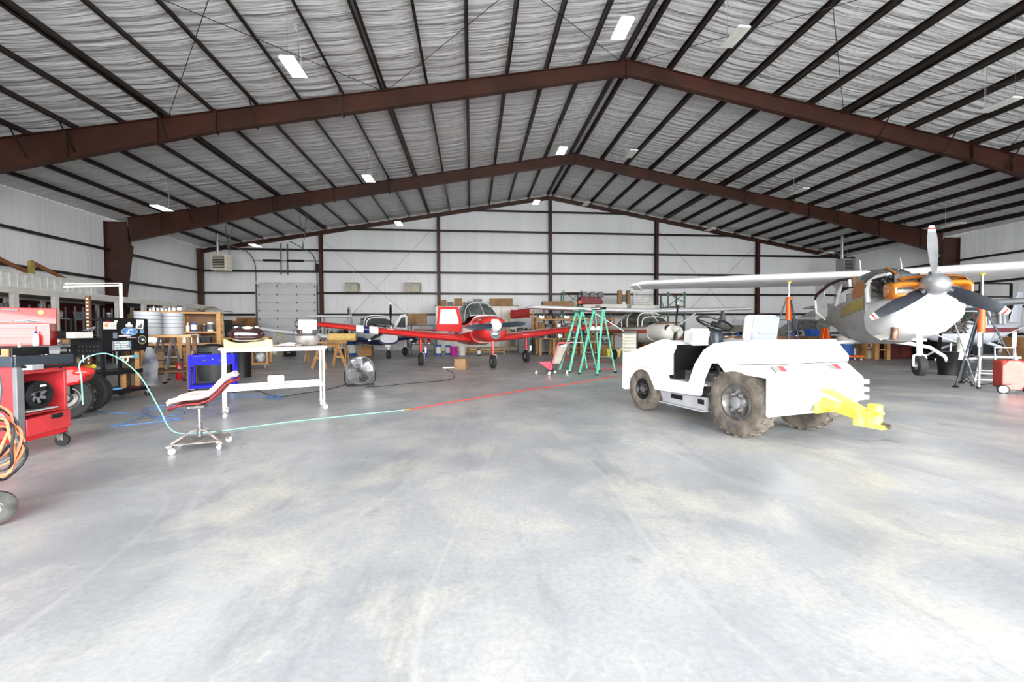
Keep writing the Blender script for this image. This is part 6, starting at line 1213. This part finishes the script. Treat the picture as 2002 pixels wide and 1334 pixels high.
p = PD(1652, 17.6); t = thing('blue_barrel', 'blue barrel with white upper half under the orange aeroplane', 'barrel', (p.x, p.y, 0)); MB().lathe([(.28, 0), (.30, .03), (.30, .62)], (0, 0, 0), (0, 0, 1), 20).build('barrel', CM['blue'], t); MB().lathe([(.30, .62), (.30, .92), (.27, .95)], (0, 0, 0), (0, 0, 1), 20).build('lid', PAPER, t)
for k, (kn, cl, px, w_, h, lab) in enumerate([('carton', 'white', 1668, .5, .42, 'grey white box right of the blue barrel'), ('carton', 'brown', 1684, .45, .6, 'brown carton between the two pale boxes under the fuselage'), ('carton', 'white', 1698, .5, .48, 'pale box left of the pine trestle under the fuselage')]):
    p = PD(px, 18.2-.2*k); item(kn, cl, (p.x, p.y, .0), (w_, .4, h), lab)
p = PD(1665, 16.6); t = thing('orange_dolly', 'flat orange floor dolly near the tractor deck corner', 'dolly', (p.x, p.y, 0)); MB().box((0, 0, .16), (.75, .4, .07)).build('deck', ORANGE, t, bev=.01); [caster(t, x, y, .04, .03, .12, rz=x, wm=PAPER) for x in (-.3, .3) for y in (-.14, .14)]
a, b = PD(1712, 16.9), PD(1735, 16.9); t = rack('pine_trestle', 'pine trestle bench on casters under the orange nosed aeroplane', a, b, .5, (.42, .98), .98, WOOD, WOOD, pw=.14, cat='trestle', th=.05)
for k, (px, dep, w_, h, mm, nm, lab) in enumerate([(1755, 17.5, 1.5, .75, DKRED, 'covered_bench', 'dark red covered bench right of the pine trestle'), (1793, 17.4, .8, 1.0, BLACK, 'black_crate', 'black crate stack behind the nose wheel, left'), (1838, 16.5, .8, 1.25, BLACK, 'black_crate', 'taller black crate behind the nose wheel, right'), (1300, 19.5, 2.4, .95, WOODD, 'brown_bench', 'brown bench under the parked cream aeroplane')]):
    p = PD(px, dep); t = thing(nm, lab, 'crate' if 'crate' in nm else 'bench', (p.x, p.y, 0)); MB().box((0, 0, h/2), (w_, .6, h)).build('body', mm, t, bev=.02); MB().box((0, -.02, h+.02), (w_*1.05, .66, .04)).build('top', mm, t)
    for j in range(3): MB().box((w_*(-.33+.33*j), -.31, h/2), (w_*.29, .02, h*.8)).build('front_panel', mm, t)
p = PD(1575, 21); t = thing('stored_fuselage_panel', 'grey triangular aircraft skin panel with round opening leaning behind the wing jack', 'panel', (p.x, p.y, .9)); m = MB(); m.prism([(-1.9, .0), (1.3, .0), (1.3, 1.62), (1.15, 1.66), (-1.2, .55)], 'y', -.02, .02); m.build('skin', mat('panel_grey', (.20, .20, .19), .5, .2, .2, 3), t); MB().lathe([(.0005, 0), (.55, 0), (.55, .03), (.0005, .06)], (.0, -.05, .32), (0, -1, 0), 24).build('round_cover', DIRTM, t); MB().box((.35, -.025, .75), (.45, .01, .32)).build('cut_out', BLACK, t); MB().box((-.3, .1, -.45), (3.0, .5, .9)).build('support', WOODD, t)
p = PD(1448, 16.4); t = thing('brown_fairing_bench', 'long olive drab metal beam stored behind the steering wheel', 'beam', (p.x, p.y, 0)); MB().box((0, 0, 1.28), (2.6, .4, .26)).build('beam_body', mat('drab', (.10, .095, .07), .6, 0, .4, 5), t, bev=.03); [MB().box((x, 0, .58), (.1, .3, 1.15)).build('leg', BLACK, t) for x in (-1.1, 1.1)]; MB().prism([(-.9, 1.41), (-.62, 1.41), (-.76, 1.98)], 'y', -.1, .1).build('fin_plate', GREY, t); MB().box((0.1, -.1, 1.52), (1.0, .04, .22)).build('bracket_rail', LGREY, t)
# tug towbar lying behind nose wheel
p = G(1800, 707); t = thing('tow_bar', 'black tow bar on small casters lying behind the raised nose wheel', 'tow bar', (p.x, p.y+.3, 0), R(-4)); MB().tube([(-.2, 0, .12), (1.6, 0, .12), (3.0, .1, .16)], .03, 8).build('bar', BLACK, t); [MB().lathe([(.05, 0), (.05, .04)], (x, -.05, .05), (0, 1, 0), 12).build('castor_wheel', PAPER, t) for x in (.9, 1.25)]; MB().box((1.1, 0, .12), (.5, .2, .04)).build('bracket', BLACK, t)
# ---------------------------------------------------------------- far right foreground
p = G(1925, 762); t = stepl('white_step_stool', 'white folding step stool with grey top tread in front of the wing jack', (p.x+.42, p.y+.10, 0), R(-40), .62, .62, .5, WHITE, WHITE, 2, .22); MB().box((0, .0, .64), (.58, .24, .045)).build('top_step', LGREY, t, bev=.008)
for s in (-1, 1): MB().cyl((s*.24, .08, .62), (s*.24, .08, 1.12), .016, n=8).build('grab_rail', ALU, t); MB().cyl((s*.24, .08, .85), (s*.24, .08, 1.14), .03, n=10).build('rail_grip', WHITE, t)
p = G(1978, 772); t = thing('red_charger_cart', 'red two-wheeled battery charger cart at the right edge', 'charger', (p.x+.22, p.y+.18, 0), R(-30))
MB().box((0, 0, .36), (.36, .30, .52)).build('cabinet', mat('charger_red', (.42, .04, .03), .45, 0, .2, 5), t, bev=.03); MB().prism([(-.18, .08), (.20, .08), (.20, .50), (.05, .62), (-.10, .62), (-.18, .52)], 'y', -.17, -.15).build('front_panel', mat('charger_pink', (.66, .16, .13), .5), t, bev=.01)
for s in (-1, 1): wheel(t, (s*.17, -.19 if s > 0 else -.17, .085), (0, 1, 0), .085, .04, .062, BLACK, PAPER, side=-1)
MB().tube([(-.14, .14, .55), (-.14, .17, .85), (.14, .17, .85), (.14, .14, .55)], .014, 8).build('handle', ALU, t)
p = G(1895, 738); t = thing('black_bin', 'black rubber bin with a white rag hung over it at the wing jack foot', 'bin', (p.x+.12, p.y+.55, 0)); MB().lathe([(.20, 0), (.26, .60), (.28, .62), (.25, .62)], (0, 0, 0), (0, 0, 1), 22).build('body', BLACK, t)
m = MB(); m.loft([[(.12*math.cos(a_)*(1+.15*math.sin(3*a_+z*5)), .10*math.sin(a_), z) for a_ in [2*math.pi*i/14 for i in range(14)]] for z in (0, .15, .35, .5, .58)]); tag(m.build('white_rag', PAPER, None, loc=(p.x+.20, p.y+.30, .42)), 'white rag bundle hanging on the black bin', 'rag')
hose('grey_hose_pair', 'grey hose pair dangling from the orange nosed aeroplane cowl to the floor', [PW(-.75, .5, -.35), PW(-.7, .62, -.9), PW(-.75, .75, -1.35), (lambda v: Vector((v.x, v.y, .15)))(PW(-.9, .95, 0)), FL(1890, 728, .012), FL(1930, 735, .012), FL(1965, 722, .012)], .011, GREY)
hose('black_charger_cord', 'black cord sweeping from the red charger cart toward the wing jack', [FL(1975, 752, .2), FL(1955, 748, .012), FL(1915, 752, .012), FL(1885, 742, .012), FL(1900, 730, .012)], .010, BLACK, 'cord')
p = PD(2000, 11); t = thing('brown_drawer_unit', 'brown drawer unit behind the red charger cart at the right edge', 'cabinet', (p.x+.25, p.y, 0)); MB().box((0, 0, .5), (1.0, .5, 1.0)).build('carcass', WOODD, t); [MB().box((0, -.255, .13+.19*j), (.92, .02, .17)).build('drawer', WOOD, t, bev=.004) for j in range(5)]
for k, (px, py, w_, h) in enumerate(((1890, 590, 1.0, .7), (1945, 585, 1.5, 1.15))):
    p = PD(px, 18); z = ZP(py, 18); t = thing('wall_frame_rack', ['dark open metal frame standing behind the right prop blade', 'larger dark open metal frame at far right behind the wing jack'][k], 'frame', (p.x, p.y, 0)); m = MB()
    for s in (-1, 1): m.box((s*w_/2, 0, (z+h/2)/2), (.07, .07, z+h/2))
    for q_ in (-.5, .0, .5): m.box((0, 0, z+q_*h), (w_, .07, .06))
    m.build('frame', BLACK, t)
p = PD(1912, 16.5); item('engine_part', 'black', (p.x, p.y, 0), (1.6, .8, 1.6), 'large black machine in the gloom behind the stripped aeroplane')
m = MB().tor(FL(1235, 864, .0012), (0, 0, 1), .105, .008, 36, 4, .1); m.build('paint_ring', mat('ring_blue', (.35, .48, .58), .7), bpy.data.objects['floor'])
